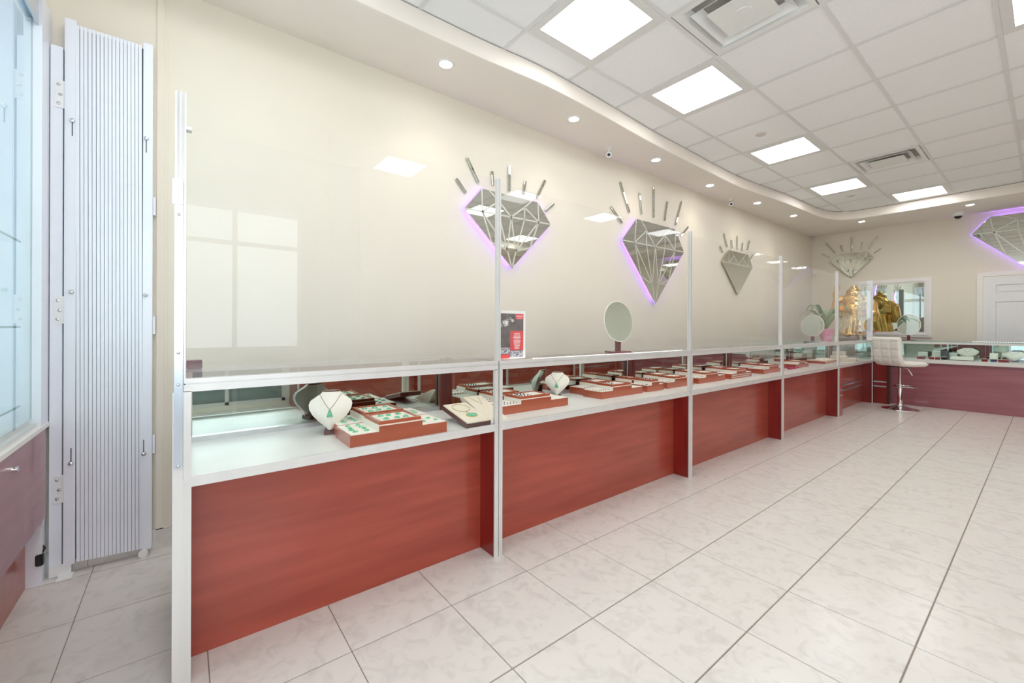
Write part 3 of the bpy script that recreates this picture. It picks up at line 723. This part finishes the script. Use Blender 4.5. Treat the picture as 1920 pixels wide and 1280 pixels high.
for z in (.80, 1.13, 1.485):
    g = B(-2.65, CX1, -.88, YC-.06, z, z+.008).build('shelf', 'glass_g', r)
    B(-2.65, CX1, YC-.06, YC-.058, z, z+.008).build('shelf_rim', 'glass_edge', g)
B(CX1-.02, CX1, -1.10, YC, 0, 2.53).build('side_panel', 'gatewhite', r)
MB().lathe([(.0001, .016), (.010, .014), (.011, .0)][::-1], 16).xform(Matrix.Translation((-2.27, YC, .628)) @ Matrix.Rotation(R(-90), 4, 'X')).build('lock_knob', 'chrome', r, smooth=True)
B(-2.815, -2.805, -1.10, YC-.05, .708, 2.53).build('inner_side', 'gatewhite', r)
r = empty('power_plug', (-2.72, -.50, .10), 'black power plug dangling by the cabinet leg', 'plug')
MB().box(-2.755, -2.725, -.505, -.480, .085, .135).build('plug_body', 'black', r, bevel=.004)
MB().tube([(-2.74, -.49, .13), (-2.745, -.478, .155), (-2.755, -.49, .17), (-2.765, -.505, .15), (-2.775, -.515, .12)], .004, 8).build('cable', 'black', r, smooth=True)
MB().box(-2.740, -2.737, -.500, -.496, .065, .086).box(-2.740, -2.737, -.490, -.486, .065, .086).build('prong', 'steel', r)

# ------------------------------------------------------------------ jewellery displays
def riser(xf, y0, y1, z, lab, depth=.19, lo=.048, hi=.070, tray=True, gems=0, jade=0, traylab=None, stripes=False, gem_m='gem', grp='stepped wooden risers in the showcases'):
    L = y1-y0; a = y0+L*.27; b = y0+L*.72
    r = empty('display_riser', (xf-depth/2, (y0+y1)/2, z), lab, 'display riser', grp)
    MB().prism([(y0, z), (y1, z), (y1, z+lo), (b, z+lo), (b, z+hi), (a, z+hi), (a, z+lo), (y0, z+lo)], 0, xf-depth, xf).build('body', 'riserwood', r)
    B(xf-depth+.004, xf-.001, y0+.004, a, z+lo, z+lo+.003).build('low_pad', 'cream', r)
    B(xf-depth+.004, xf-.001, b, y1-.004, z+lo, z+lo+.003).build('low_pad', 'cream', r)
    B(xf-depth+.004, xf-.001, a, b, z+hi, z+hi+.004).build('top_pad', 'cream', r)
    B(xf-depth+.002, xf-.0005, a-.003, a, z+lo, z+hi+.004).build('step_face', 'cream', r)
    if stripes:
        for q in (.012, .030): B(xf, xf+.001, y0+.02, y1-.02, z+q, z+q+.006).build('stripe', 'alu', r)
    out = [r]
    if gems:
        mb = MB()
        for q in range(gems):
            yy = y0+.02+(q % 6)*(a-y0-.03)/5; xx = xf-.03-(q//6)*.03
            mb.ball((xx, yy, z+lo+.004), .0035, 6, 4)
        tag(mb.build('stud_row', gem_m, r), kind='stuff')
    if tray:
        zt = z+hi+.004; x0, x1 = xf-depth+.008, xf-.008; a2, b2 = a+.004, b-.003; fw = .014
        t = empty('framed_tray', ((x0+x1)/2, (a2+b2)/2, zt), traylab or ('framed white tray on the ' + lab.replace('stepped ', '').replace(' in the nearest showcase', ' nearest the camera')), 'jewel tray', 'framed trays on the risers')
        MB().box(x0, x1, a2, a2+fw, zt, zt+.014).box(x0, x1, b2-fw, b2, zt, zt+.014).box(x0, x0+fw, a2+fw, b2-fw, zt, zt+.014).box(x1-fw, x1, a2+fw, b2-fw, zt, zt+.014).build('frame', 'riserwood', t)
        B(x0+fw, x1-fw, a2+fw, b2-fw, zt, zt+.009).build('pad', 'cream', t)
        if gems:
            mb = MB()
            for q in range(gems):
                mb.ball((x0+fw+.015+(q % 4)*.032+random.uniform(-.004, .004), a2+fw+.015+(q//4)*.022+random.uniform(-.004, .004), zt+.011), .0045, 6, 4)
            tag(mb.build('gem_stones', gem_m, t), kind='stuff')
    return dict(xf=xf, y0=y0, y1=y1, a=a, b=b, lo=z+lo+.003, tz=z+hi+.013, d=depth)
jade_me = None
def jade_at(x, y, z, lab, grp, s=1.0):
    global jade_me
    if jade_me is None:
        base = MB().add([(-.0105,-.009,0),(-.012,.001,0),(-.003,.012,0),(.003,.0125,0),(.0115,.002,0),(.010,-.009,0),(-.007,-.006,.005),(-.007,.001,.006),(0,.008,.005),(.007,.001,.006),(.006,-.006,.005)],
                        [(5,4,3,2,1,0),(6,7,8,9,10),(0,1,7,6),(1,2,8,7),(2,3,8),(3,4,9,8),(4,5,10,9),(5,0,6,10)])
        o = base.build('jade_pendant', 'jade', smooth=True, origin=(0, 0, 0)); jade_me = o.data
    else:
        o = bpy.data.objects.new('jade_pendant', jade_me); col.objects.link(o)
    o.location = (x, y, z); o.rotation_euler = (0, 0, random.uniform(0, 6.28)); o.scale = (s, s, s)
    tag(o, lab, 'pendant', grp)
def jade_set(i, where):
    for n_, (u0, u1, zz, cnt, pad, sz) in enumerate(((i['y0']+.012, i['a']-.008, i['lo'], 8, 'left low pad', 1.0), (i['b']+.008, i['y1']-.012, i['lo'], 5, 'right low pad', 1.0), (i['a']+.03, i['b']-.03, i['tz'], 6, 'framed tray', 1.25))):
        for q in range(cnt):
            cols = 2 if cnt != 6 else 3
            uu = u0 + (u1-u0)*((q % cols)+.5)/cols + random.uniform(-.008, .008)
            rows = math.ceil(cnt/cols); m_ = .03 if cnt == 6 else .02
            xx = i['xf'] - m_ - (i['d']-2*m_)*((q//cols)+.5)/rows + random.uniform(-.006, .006)
            jade_at(xx, uu, zz, 'green jade pendant on the %s of the %s' % (pad, where), 'jade pendants, %s, %s' % (pad, where), sz)
i = riser(-1.742, .535, .978, DZ, 'front stepped riser of jade pendants in the nearest showcase', depth=.2); jade_set(i, 'front riser of the nearest showcase')
i = riser(-1.955, .545, .985, DZ, 'rear stepped riser of jade pendants in the nearest showcase', depth=.2); jade_set(i, 'rear riser of the nearest showcase')
K = 1.032
RS = [(-1.88, 1.40, 1.925, 16, 'stepped riser of dark blue stones behind the flyer post', 'gem'), (-1.895, 2.262, 2.738, 14, 'front stepped riser standing alone below the oval counter mirror', 'gem'),
      (-1.895, 2.80, 3.02, 8, 'short stepped riser left of the second screen post', 'gem'),
      (-1.905, 3.09, 3.50, 8, 'stepped riser just right of the second screen post', 'gem'), (-1.905, 3.58, 4.07, 8, 'stepped riser in the middle of the third showcase', 'gem'),
      (-1.895, 4.17, 4.62, 0, 'stepped riser with silver stripes in the third showcase', 'gem'), (-1.90, 4.93, 5.50, 6, 'long stepped riser left of the magenta pouches', 'gem'),
      (-1.93, 5.95, 6.40, 0, 'low stepped riser at the far end of the fourth showcase', 'gem')]
for q, (xf, a, b, gm, lab, gmat) in enumerate(RS):
    riser(xf, a, b, DZ, lab, depth=.165, gems=gm, stripes=(q == 5))
for q, (a, b, lab) in enumerate(((1.36, 1.82, 'rear riser behind the dark blue stones'), (2.30, 2.72, 'rear riser behind the one below the oval mirror'), (2.78, 3.03, 'rear short riser by the second post'),
                   (3.12, 3.55, 'rear riser at the left of the third showcase'), (3.62, 4.10, 'rear riser in the middle of the third showcase'), (4.2, 4.7, 'rear riser behind the silver striped one'), (5.0, 5.5, 'rear riser at the left of the fourth showcase'))):
    riser(-2.07, a, b, DZ, lab, depth=.165, gems=6)
# the one past the fourth post with white cards
r = empty('flat_display_box', (-1.97, 7.35, DZ), 'flat red box topped with pale jewel cards near the corner', 'display box')
B(-2.16, -1.93, 7.05, 7.62, DZ, DZ+.035).build('body', 'riserwood', r); B(-2.155, -1.935, 7.055, 7.615, DZ+.035, DZ+.045).build('pad', 'creampad', r)
for q in range(3): B(-2.12+.01*q, -2.0+.01*q, 7.10+.16*q, 7.22+.16*q, DZ+.045, DZ+.056).build('card', 'cream', r)
# necklace pads
def neck_pad(x0, x1, y0, y1, z, tilt, lab, pend=True):
    r = empty('necklace_pad', (0, 0, 0), lab, 'necklace pad', 'flat necklace pads')
    W_, L_ = x1-x0, y1-y0
    B(-W_/2, W_/2, -L_/2, L_/2, 0, .022).build('base', 'darkwood', r)
    B(-W_/2, W_/2, -L_/2, L_/2, .022, .028).build('pad', 'creampad', r, bevel=.002)
    if pend:
        pts = [(-.07+.0*k, .045*math.cos(2*math.pi*k/16)-.0, .030) for k in range(17)]
        pts = [(-.055+.05*math.sin(2*math.pi*k/16), .045*math.cos(2*math.pi*k/16), .0295) for k in range(17)]
        MB().tube(pts, .0012, 6).tube([(-.005, 0, .0295), (.03, .005, .0295)], .0012, 6).build('chain', 'goldpin', r, smooth=True)
        MB().lathe([(.021, 0), (.021, .004), (.014, .007), (.001, .008)], 20, (.045, .006, .028), 1.0, 1.35).build('pendant', 'jade', r, smooth=True)
        MB().lathe([(.0235, 0), (.0235, .003)], 20, (.045, .006, .028), 1.0, 1.35).build('bezel', 'goldpin', r)
    place(r, ((x0+x1)/2, (y0+y1)/2, z), 0, 0, tilt); return r
neck_pad(-1.985, -1.735, 1.085, 1.225, DZ+.026, R(12), 'beige necklace pad with a green pendant beside the jade risers')
r = empty('necklace_easel', (-1.95, 1.34, DZ), 'beige sloping necklace easel partly behind the first post', 'necklace pad')
MB().prism([(-1.80, DZ), (-2.02, DZ), (-2.10, DZ+.085), (-2.06, DZ+.09)], 1, 1.262, 1.385).build('easel', 'creampad', r)
MB().tube([(-2.07, 1.29, DZ+.092), (-1.96, 1.325, DZ+.06), (-2.07, 1.36, DZ+.092)], .001, 6).build('chain', 'goldpin', r)

# busts
def bust(lab, w=.165, h=.15, pendant='jade', grp='white necklace busts'):
    r = empty('necklace_bust', (0, 0, 0), lab, 'necklace bust', grp)
    prof = [(0, .10), (.12, .30), (.25, .55), (.40, .80), (.55, .96), (.68, 1.0), (.78, .93), (.87, .70), (.94, .50), (1.0, .42)]
    nu = 14; vs = []; fs = []
    for v, hw in prof:
        for k in range(nu+1):
            u = -1+2*k/nu
            vs.append((.010 + .032*math.sin(math.pi*min(1, v*1.05+.1)*.9)*math.cos(u*math.pi/2) - .045*v*v, u*hw*w/2, .022+v*h))
    nb = len(vs)
    for v, hw in prof:
        for k in range(nu+1):
            u = -1+2*k/nu
            vs.append((-.012 - .045*v*v - .01*math.cos(u*math.pi/2), u*hw*w/2, .022+v*h))
    m_ = nu+1
    for off, flip in ((0, False), (nb, True)):
        for a in range(len(prof)-1):
            for k in range(nu):
                f = (off+a*m_+k, off+a*m_+k+1, off+(a+1)*m_+k+1, off+(a+1)*m_+k); fs.append(f[::-1] if flip else f)
    for a in range(len(prof)-1):
        for k in (0, nu): fs.append((a*m_+k, (a+1)*m_+k, nb+(a+1)*m_+k, nb+a*m_+k))
    for a in (0, len(prof)-1):
        for k in range(nu): fs.append((a*m_+k, a*m_+k+1, nb+a*m_+k+1, nb+a*m_+k))
    MB().add(vs, fs).build('bust_body', 'cream', r, smooth=True)
    MB().lathe([(.5, 0), (.52, .004), (.5, .008)], 20, (-.054, 0, .020+h), .035, .42*w*.95).build('neck_cap', 'darkwood', r, smooth=True)
    MB().prism([(-.045, .018), (-.012, .018), (-.005, .06), (-.05, .075)], 1, -.012, .012).build('stand', 'darkwood', r)
    B(-.055, .022, -.026, .026, 0, .018).build('foot', 'darkwood', r, bevel=.003)
    z1 = .022+h*.50
    MB().tube([(-.008, -.045, .022+h*.95), (.022, -.02, .022+h*.72), (.034, 0, z1+.012)], .0011, 6).tube([(-.008, .045, .022+h*.95), (.022, .02, .022+h*.72), (.034, 0, z1+.012)], .0011, 6).build('cord', 'cord', r)
    if pendant:
        MB().add([(.032, -.014, z1-.022), (.032, .014, z1-.022), (.034, .004, z1+.010), (.034, -.004, z1+.010), (.042, -.012, z1-.020), (.042, .012, z1-.020), (.041, 0, z1+.008)],
                 [(0,1,2,3), (4,6,5), (0,4,5,1), (1,5,6,2), (0,3,6,4), (3,2,6)]).build('pendant', pendant, r)
    return r
place(bust('white necklace bust with green pendant, standing alone in the nearest showcase', .185, .165), (-2.03, .535, DZ), R(-20))
place(bust('small white necklace bust with green pendant in the second showcase', .17, .15), (-2.13, 2.07, DZ), R(-50))

# magenta pouches
for q in range(9):
    x = -1.93 - random.uniform(0, .10) - .04*(q % 2); y = 5.62 + q*.068; s = random.uniform(.8, 1.2)
    o = MB().lathe([(.018*s, 0), (.030*s, .008), (.026*s, .018), (.010*s, .024), (.013*s, .030)], 10, (x, y, DZ), 1.0, 1.4).build('pouch', 'magenta', smooth=True)
    tag(o, 'small magenta pouch lying in the fourth showcase', 'pouch', 'magenta pouches in the fourth showcase')

# pale boxes in the fifth showcase and corner
for q, (x, y, sx, sy, h, lab) in enumerate(((-1.98, 7.85, .16, .22, .09, 'pale jewel box near the corner, lower of two'), (-2.05, 8.15, .14, .16, .14, 'tall pale jewel box in the corner of the counter'), (-1.86, 8.05, .12, .12, .05, 'low pale jewel box next to the tall one'))):
    r = empty('jewel_box', (x, y, DZ), lab, 'jewel box', 'pale jewel boxes near the corner')
    B(x-sx/2, x+sx/2, y-sy/2, y+sy/2, DZ, DZ+h*.6).build('body', 'creampad', r, bevel=.004)
    B(x-sx/2, x+sx/2, y-sy/2, y+sy/2, DZ+h*.62, DZ+h).build('lid', 'cream', r, bevel=.004)

# things in the end-wall showcase
def ring_box(x, y, lab, m='redbox', s=1.0, open_=False):
    r = empty('ring_box', (x, y, BD), lab, 'ring box', 'ring boxes in the end showcase')
    h = .032*s; wd = .05*s
    B(x-wd/2, x+wd/2, y-wd/2, y+wd/2, BD, BD+h).build('base', m, r, bevel=.004)
    B(x-wd/2+.005, x+wd/2-.005, y-wd/2+.005, y+wd/2-.005, BD+h, BD+h+.003).build('cushion', 'cream', r)
    if open_:
        MB().prism([(y+wd/2-.004, BD+h), (y+wd/2+.02, BD+h+.075*s), (y+wd/2+.028, BD+h+.075*s), (y+wd/2+.006, BD+h)], 0, x-wd*.7, x+wd*.7).build('lid', 'slate' if m != 'navy' else 'cream', r)
    MB().tube([(x+.008*math.cos(a*.6), y, BD+h+.008+.009*math.sin(a*.6)) for a in range(11)], .0015, 6).build('ring', 'goldpin', r)
ring_box(-1.205, 8.68, 'red ring box, leftmost in the end showcase right of the stool seat'); ring_box(-1.165, 8.70, 'narrow red ring box beside the leftmost one', s=.7)
ring_box(-1.075, 8.68, 'left of the two red ring boxes beside the dark open box'); ring_box(-1.015, 8.69, 'right of the two red ring boxes beside the dark open box')
ring_box(-.945, 8.70, 'open dark grey presentation box in the end showcase', 'black', 1.25, True)
ring_box(-.555, 8.68, 'bright red ring box right of the white bust', s=1.1); ring_box(-.475, 8.70, 'open navy box with a white card lid', 'navy', 1.1, True)
ring_box(-.405, 8.67, 'red ring box right of the navy open box', s=1.1); ring_box(-.36, 8.70, 'red ring box farthest right in the end showcase')
r = empty('white_tray', (-.76, 8.70, BD), 'long white jewel tray lying before the white bust', 'jewel tray')
B(-.885, -.66, 8.65, 8.76, BD, BD+.008).build('base', 'maroon', r); MB().prism([(8.65, BD+.008), (8.76, BD+.008), (8.76, BD+.055), (8.66, BD+.030)], 0, -.885, -.66).build('slope', 'cream', r)
place(bust('wide white necklace bust with a beaded chain in the end showcase', .22, .15, None), (-.735, 8.90, BD), R(-95))
place(bust('tilted cream necklace bust at the right edge of the end showcase', .24, .12, None), (-.30, 8.82, BD), R(-110))
r = empty('bracelet_card', (-1.0, 8.95, BD), 'pale card of bracelets at the back of the end showcase', 'display card')
MB().prism([(8.90, BD), (8.96, BD), (8.99, BD+.12), (8.98, BD+.12)], 0, -1.10, -.95).build('card', 'cream', r)
for q in range(4): B(-1.09, -.96, 8.915+.014*q, 8.922+.014*q, BD+.03+.022*q, BD+.034+.022*q).build('bracelet', 'steel', r)
for x, lab in ((-1.19, 'clear acrylic block behind the leftmost ring boxes'), (-.88, 'clear acrylic block left of the white bust')):
    r = empty('acrylic_block', (x, 8.85, BD), lab, 'display block', 'acrylic blocks in the end showcase')
    B(x-.05, x+.05, 8.82, 8.90, BD, BD+.10).build('block', 'laminate', r, bevel=.004); B(x-.04, x+.04, 8.815, 8.82, BD+.01, BD+.04).build('card', 'steel', r)

# ------------------------------------------------------------------ on the counters
def counter_mirror(lab, w, h, base='maroon', tilt=8):
    r = empty('counter_mirror', (0, 0, 0), lab, 'mirror', 'tilting counter mirrors')
    B(-.05, .05, -.075, .075, 0, .012).build('base', base, r, bevel=.003)
    B(-.012, .010, -.017, .017, .012, .085).build('stem', base, r, bevel=.002)
    zc = .075+h/2; n = 40
    def ov(s, x): return [(x - h/2*s*math.sin(2*math.pi*k/n)*math.tan(R(tilt)), w/2*s*math.cos(2*math.pi*k/n), zc+h/2*s*math.sin(2*math.pi*k/n)) for k in range(n)]
    def ring(a, b):
        n2 = len(a); return MB().add(a+b, [tuple(range(n2)), tuple(range(2*n2-1, n2-1, -1))] + [(i, i+n2, (i+1) % n2+n2, (i+1) % n2) for i in range(n2)])
    f = ring(ov(1, -.002), ov(1, .006)).build('rim', 'cream', r)
    g = ring(ov(.96, .006), ov(.96, .008)).build('glass', 'mirror', r)
    return r
place(counter_mirror('oval counter mirror on a maroon stand below the large diamond', .215, .275), (-1.80, 2.32, .972), R(-22))
place(counter_mirror('round counter mirror showing its plain back, before the potted plant', .275, .265, tilt=2), (-1.80, 6.10, .972), R(-107))
place(counter_mirror('round counter mirror on the end counter, in front of the mirror window', .29, .32, tilt=1), (-1.33, 8.72, .968), R(-101))
# flyer in a holder
r = empty('flyer_stand', (-1.745, 1.37, .972), 'red and grey jewellery flyer in a clear stand beside the first post', 'flyer')
B(-1.752, -1.748, 1.270, 1.462, .974, 1.232).build('holder', 'acrylic', r)
pg = B(-1.746, -1.7445, 1.272, 1.458, .976, 1.228).build('page', 'paper', r)
fx = -1.7445
B(fx, fx+.0006, 1.276, 1.443, .985, 1.213).build('photo', 'flyer_dark', pg)
B(fx+.0006, fx+.001, 1.388, 1.443, 1.184, 1.213).build('red_corner', 'flyer_red', pg)
B(fx+.0006, fx+.001, 1.355, 1.443, 1.020, 1.122).build('red_panel', 'flyer_red', pg)
B(fx+.0006, fx+.001, 1.276, 1.35, .978, 1.000).build('red_foot', 'flyer_red', pg)
B(fx+.0006, fx+.001, 1.355, 1.443, .983, 1.017).build('jewel_photo', 'flyer_spark', pg)
B(fx+.0006, fx+.001, 1.290, 1.352, 1.003, 1.035).build('jewel_photo', 'flyer_spark', pg)
mb = MB()
for q in range(26):
    a = random.uniform(0, 6.28); rr = random.uniform(0, 1)
    cy_, cz_ = 1.325+.055*rr*math.cos(a), 1.165+.028*rr*math.sin(a)
    mb.tube([(fx+.001, cy_+.006*math.cos(t*1.05), cz_+.006*math.sin(t*1.05)) for t in range(7)], .0011, 4)
mb.build('jewel_print', 'paper', pg)
mb = MB()
for q in range(12):
    hw = .026*random.uniform(.6, 1); mb.box(fx+.001, fx+.0013, 1.399-hw, 1.399+hw, 1.108-q*.0072-.0015, 1.108-q*.0072+.0012)
mb.build('print_lines', 'paper', pg)
mb = MB()
mb.tube([(fx+.0012, 1.393+.0035*k+.002*math.sin(k*2.2), 1.200+.006*math.sin(k*1.9)) for k in range(13)], .0012, 4)
mb.box(fx+.001, fx+.0013, 1.397, 1.432, 1.1875, 1.1895).build('script_print', 'paper', pg)
# small maroon block left
r = empty('wood_block', (-2.1, .03, .972), 'small maroon wooden block on the glass at the left post', 'block')
B(-2.12, -2.06, .012, .062, .972, 1.006).build('block', 'maroon', r, bevel=.002); B(-2.059, -2.058, .02, .055, .978, 1.0).build('face', 'darkwood', r)

# ------------------------------------------------------------------ gold statue, flowers, plant
def blob(parts, voxel, name, m, parent=None, smooth_it=6):
    mb = MB()
    for p_ in parts:
        if p_[0] == 'b': mb.ball(p_[1], p_[2], 20, 14)
        else: mb.tube(p_[1], p_[2], 12)
    me = bpy.data.meshes.new('tmp'); me.from_pydata(mb.v, [], mb.f)
    bm = bmesh.new(); bm.from_mesh(me); bmesh.ops.recalc_face_normals(bm, faces=bm.faces); bm.to_mesh(me); bm.free()
    o = bpy.data.objects.new(name, me); col.objects.link(o)
    a = o.modifiers.new('r', 'REMESH'); a.mode = 'VOXEL'; a.voxel_size = voxel
    b = o.modifiers.new('s', 'SMOOTH'); b.iterations = smooth_it; b.factor = .5
    dg = bpy.context.evaluated_depsgraph_get(); me2 = bpy.data.meshes.new_from_object(o.evaluated_get(dg))
    o.modifiers.clear(); o.data = me2; me2.materials.clear(); me2.materials.append(M[m])
    for p_ in me2.polygons: p_.use_smooth = True
    WLOC[o] = Vector((0, 0, 0))
    if parent: o.parent = parent
    return o
r = empty('gold_statue', (0, 0, 0), 'golden laughing monk statue standing on the corner counter', 'statue')
parts = [('b', (0,.03,.46), (.165,.145,.16)), ('b', (0,.0,.60), (.16,.12,.12)), ('b', (0,-.03,.73), (.078,.082,.088)), ('b', (0,-.02,.80), (.05,.052,.035)),
         ('b', (.083,-.02,.72), (.018,.02,.05)), ('b', (-.083,-.02,.72), (.018,.02,.05)), ('b', (0,-.108,.715), (.018,.02,.02)), ('b', (.035,-.095,.70), (.03,.03,.028)), ('b', (-.035,-.095,.70), (.03,.03,.028)),
         ('b', (0,-.10,.675), (.03,.02,.016)), ('t', [(0,.02,.02), (0,.02,.18), (0,.01,.34), (0,.0,.44)], [.20,.185,.17,.16]),
         ('b', (0,-.095,.45), (.13,.09,.12)), ('t', [(.14,0,.63), (.235,-.01,.52), (.24,-.06,.38), (.20,-.12,.34)], [.06,.065,.06,.04]),
         ('t', [(.235,0,.50), (.25,.0,.36), (.245,.0,.24)], [.06,.075,.05]),
         ('t', [(-.14,0,.63), (-.225,-.02,.58), (-.235,-.04,.70), (-.215,-.05,.78)], [.06,.06,.048,.038]), ('b', (-.215,-.05,.81), (.05,.045,.04)),
         ('t', [(-.225,0,.58), (-.235,.01,.44), (-.225,.02,.32)], [.06,.06,.03]),
         ('b', (-.08,-.14,.03), (.06,.09,.035)), ('b', (.08,-.14,.03), (.06,.09,.035)), ('b', (.02,.14,.61), (.12,.05,.13))]
for q in range(16):   # robe folds
    a = 2*math.pi*q/16
    parts.append(('t', [(math.cos(a)*.198, .02+math.sin(a)*.198, .015), (math.cos(a+.1)*.182, .02+math.sin(a+.1)*.182, .2), (math.cos(a+.22)*.165, .01+math.sin(a+.22)*.165, .36)], [.018,.014,.006]))
for q in range(5):    # shawl folds
    parts.append(('t', [(-.13+.01*q, -.09-.0*q, .65-.022*q), (.0, -.135, .60-.03*q), (.14, -.09, .56-.03*q), (.2, .03, .54-.03*q), (.1, .14, .58-.03*q)], .012))
blob(parts, .011, 'figure', 'gold', r, 4)
MB().lathe([(.21, 0), (.225, .012), (.22, .035), (.20, .045)], 32, (0, 0, -.045)).build('plinth', 'darkwood', r, smooth=True)
place(r, (-1.985, 8.66, .972+.045), R(14))
def flower(name, x, y, z, lab, m1, m2, h):
    r = empty(name, (x, y, z), lab, 'flowers', 'flowers by the statue')
    MB().lathe([(.018, 0), (.03, .02), (.024, .06), (.03, .075)], 14, (x, y, z)).build('vase', 'cream', r, smooth=True)
    mb = MB()
    for q in range(7): mb.tube([(x, y, z+.06), (x+random.uniform(-.05,.05), y+random.uniform(-.05,.05), z+h*random.uniform(.6, 1))], .003, 5)
    mb.build('stems', 'stem', r)
    for q in range(9):
        cx_, cy_, cz_ = x+random.uniform(-.075,.075), y+random.uniform(-.06,.06), z+h*random.uniform(.45, 1)
        mb = MB()
        for k in range(5):
            a = 2*math.pi*k/5; mb.ball((cx_+.012*math.cos(a), cy_+.012*math.sin(a), cz_+.006*math.sin(a*2)), (.011,.011,.007), 8, 5)
        mb.build('blossom', m1 if q % 3 else m2, r, smooth=True)
flower('flower_vase', -1.86, 8.36+.14, .972, 'orange and yellow flowers in a small vase before the gold statue', 'orange', 'yellow', .22)
flower('flower_vase', -1.72, 8.50, .972, 'pink flowers in a small vase right of the orange ones', 'pink', 'orange', .17)
r = empty('potted_plant', (0, 0, 0), 'grey green leafy plant in a pink wrapped pot behind the round mirror', 'potted plant')
MB().lathe([(.06, 0), (.075, .05), (.095, .13), (.105, .17), (.09, .165)], 18, (0, 0, 0)).build('pot_wrap', 'pink', r, smooth=True)
MB().lathe([(.088, .145), (.085, .155), (.001, .158)], 16, (0, 0, 0)).build('soil', 'darkwood', r)
for q in range(13):
    a = 2*math.pi*q/13 + random.uniform(-.2, .2); le = random.uniform(.26, .38); up = random.uniform(.20, .36)
    ca, sa = math.cos(a), math.sin(a); vs = []; fs = []; nseg = 8
    for k in range(nseg+1):
        t = k/nseg; d = le*t; z = .15 + up*math.sin(t*math.pi*.75)*1.1; hw = .034*math.sin(math.pi*min(1, .05+t*.95))**.7+.002
        cx_, cy_ = ca*d, sa*d
        vs += [(cx_-sa*hw, cy_+ca*hw, z+.004), (cx_, cy_, z-.004), (cx_+sa*hw, cy_-ca*hw, z+.004)]
    for k in range(nseg):
        for e in (0, 1): fs.append((k*3+e, k*3+e+1, (k+1)*3+e+1, (k+1)*3+e))
    o = MB().add(vs, fs).build('leaf', 'leaf', r, smooth=True)
    sm = o.modifiers.new('thickness', 'SOLIDIFY'); sm.thickness = .002
MB().tube([(0,0,.15), (.01,0,.25), (0,.01,.33)], .008).build('stem', 'stem', r)
place(r, (-2.12, 7.78, .972))

# ------------------------------------------------------------------ bar stool
r = empty('bar_stool', (0, 0, 0), 'white quilted bar stool with chrome pedestal beside the corner counter', 'bar stool')
MB().lathe([(.205, 0), (.203, .006), (.15, .016), (.08, .034), (.04, .055), (.03, .075), (.03, .08)], 40).build('base', 'chrome', r, smooth=True)
pole = MB().lathe([(.030, .06), (.030, .34), (.028, .345), (.020, .35), (.020, .60)], 20).build('pole', 'chrome', r, smooth=True)
MB().lathe([(.036, .30), (.036, .335)], 20).build('collar', 'chrome', pole, smooth=True)
pts = [(0, -.02, .318), (.06, -.13, .318)] + [(.06+.13*math.sin(t*math.pi/8), -.13*math.cos(t*math.pi/8), .318) for t in range(1, 8)] + [(.06, .13, .318), (0, .02, .318)]
MB().tube(pts, .011, 10).build('footrest', 'chrome', r, smooth=True)
MB().tube([(.0, -.02, .60), (-.02, -.12, .585), (-.05, -.19, .53), (-.055, -.21, .50)], .006, 8).build('lever', 'white_plastic', r, smooth=True)
MB().box(-.09, .09, -.09, .09, .60, .612).build('seat_plate', 'black', r)
# upholstered L shaped shell: centre line in xz, quilted
cl = [(.205, .655), (.19, .648), (.10, .645), (.0, .645), (-.10, .647), (-.155, .655), (-.185, .685), (-.200, .74), (-.208, .82), (-.214, .90), (-.220, .97), (-.226, 1.025)]
fine = []
clp = cl
for i_ in range(len(clp)-1):
    a = clp[max(i_-1,0)]; b = clp[i_]; c = clp[i_+1]; d = clp[min(i_+2,len(clp)-1)]
    for q in range(5):
        t = q/5; fine.append(tuple(.5*((2*b[m]) + (-a[m]+c[m])*t + (2*a[m]-5*b[m]+4*c[m]-d[m])*t*t + (-a[m]+3*b[m]-3*c[m]+d[m])*t**3) for m in (0,1)))
fine.append(clp[-1])
ln = [0]
for a, b in zip(fine, fine[1:]): ln.append(ln[-1] + math.hypot(a[0]-b[0], a[1]-b[1]))
NT = 30; HW = .205; vs = []; fs = []
def quilt(s, t):
    seam = .115; col_ = .137
    a = abs(math.sin(math.pi*s/seam)); b = abs(math.sin(math.pi*(t+HW)/col_))
    return .010*(min(1, a*2.2))**.6*(min(1, b*2.2))**.6
for side in (1, -1):
    for i_, (x, z) in enumerate(fine):
        a = fine[max(i_-1, 0)]; b = fine[min(i_+1, len(fine)-1)]
        tx, tz = b[0]-a[0], b[1]-a[1]; L_ = math.hypot(tx, tz); nx, nz = tz/L_, -tx/L_
        endf = min(1, min(ln[i_], ln[-1]-ln[i_])/.03)
        for k in range(NT+1):
            t = -HW+2*HW*k/NT; ef = min(1, (HW-abs(t))/.03)
            th = .004 + .020*math.sqrt(max(0, endf*(2-endf)))*math.sqrt(max(0, ef*(2-ef))) + quilt(ln[i_], t)*min(endf, ef)
            vs.append((x+nx*th*side, t, z+nz*th*side))
nF = len(fine); mT = NT+1; off2 = nF*mT
for i_ in range(nF-1):
    for k in range(NT):
        fs.append((i_*mT+k, i_*mT+k+1, (i_+1)*mT+k+1, (i_+1)*mT+k))
        fs.append((off2+i_*mT+k, off2+(i_+1)*mT+k, off2+(i_+1)*mT+k+1, off2+i_*mT+k+1))
for i_ in range(nF-1):
    for k in (0, NT): fs.append((i_*mT+k, (i_+1)*mT+k, off2+(i_+1)*mT+k, off2+i_*mT+k))
for k in range(NT):
    for i_ in (0, nF-1): fs.append((i_*mT+k, i_*mT+k+1, off2+i_*mT+k+1, off2+i_*mT+k))
MB().add(vs, fs).build('seat_shell', 'leather', r, smooth=True)
place(r, (-1.32, 8.08, 0), R(58))
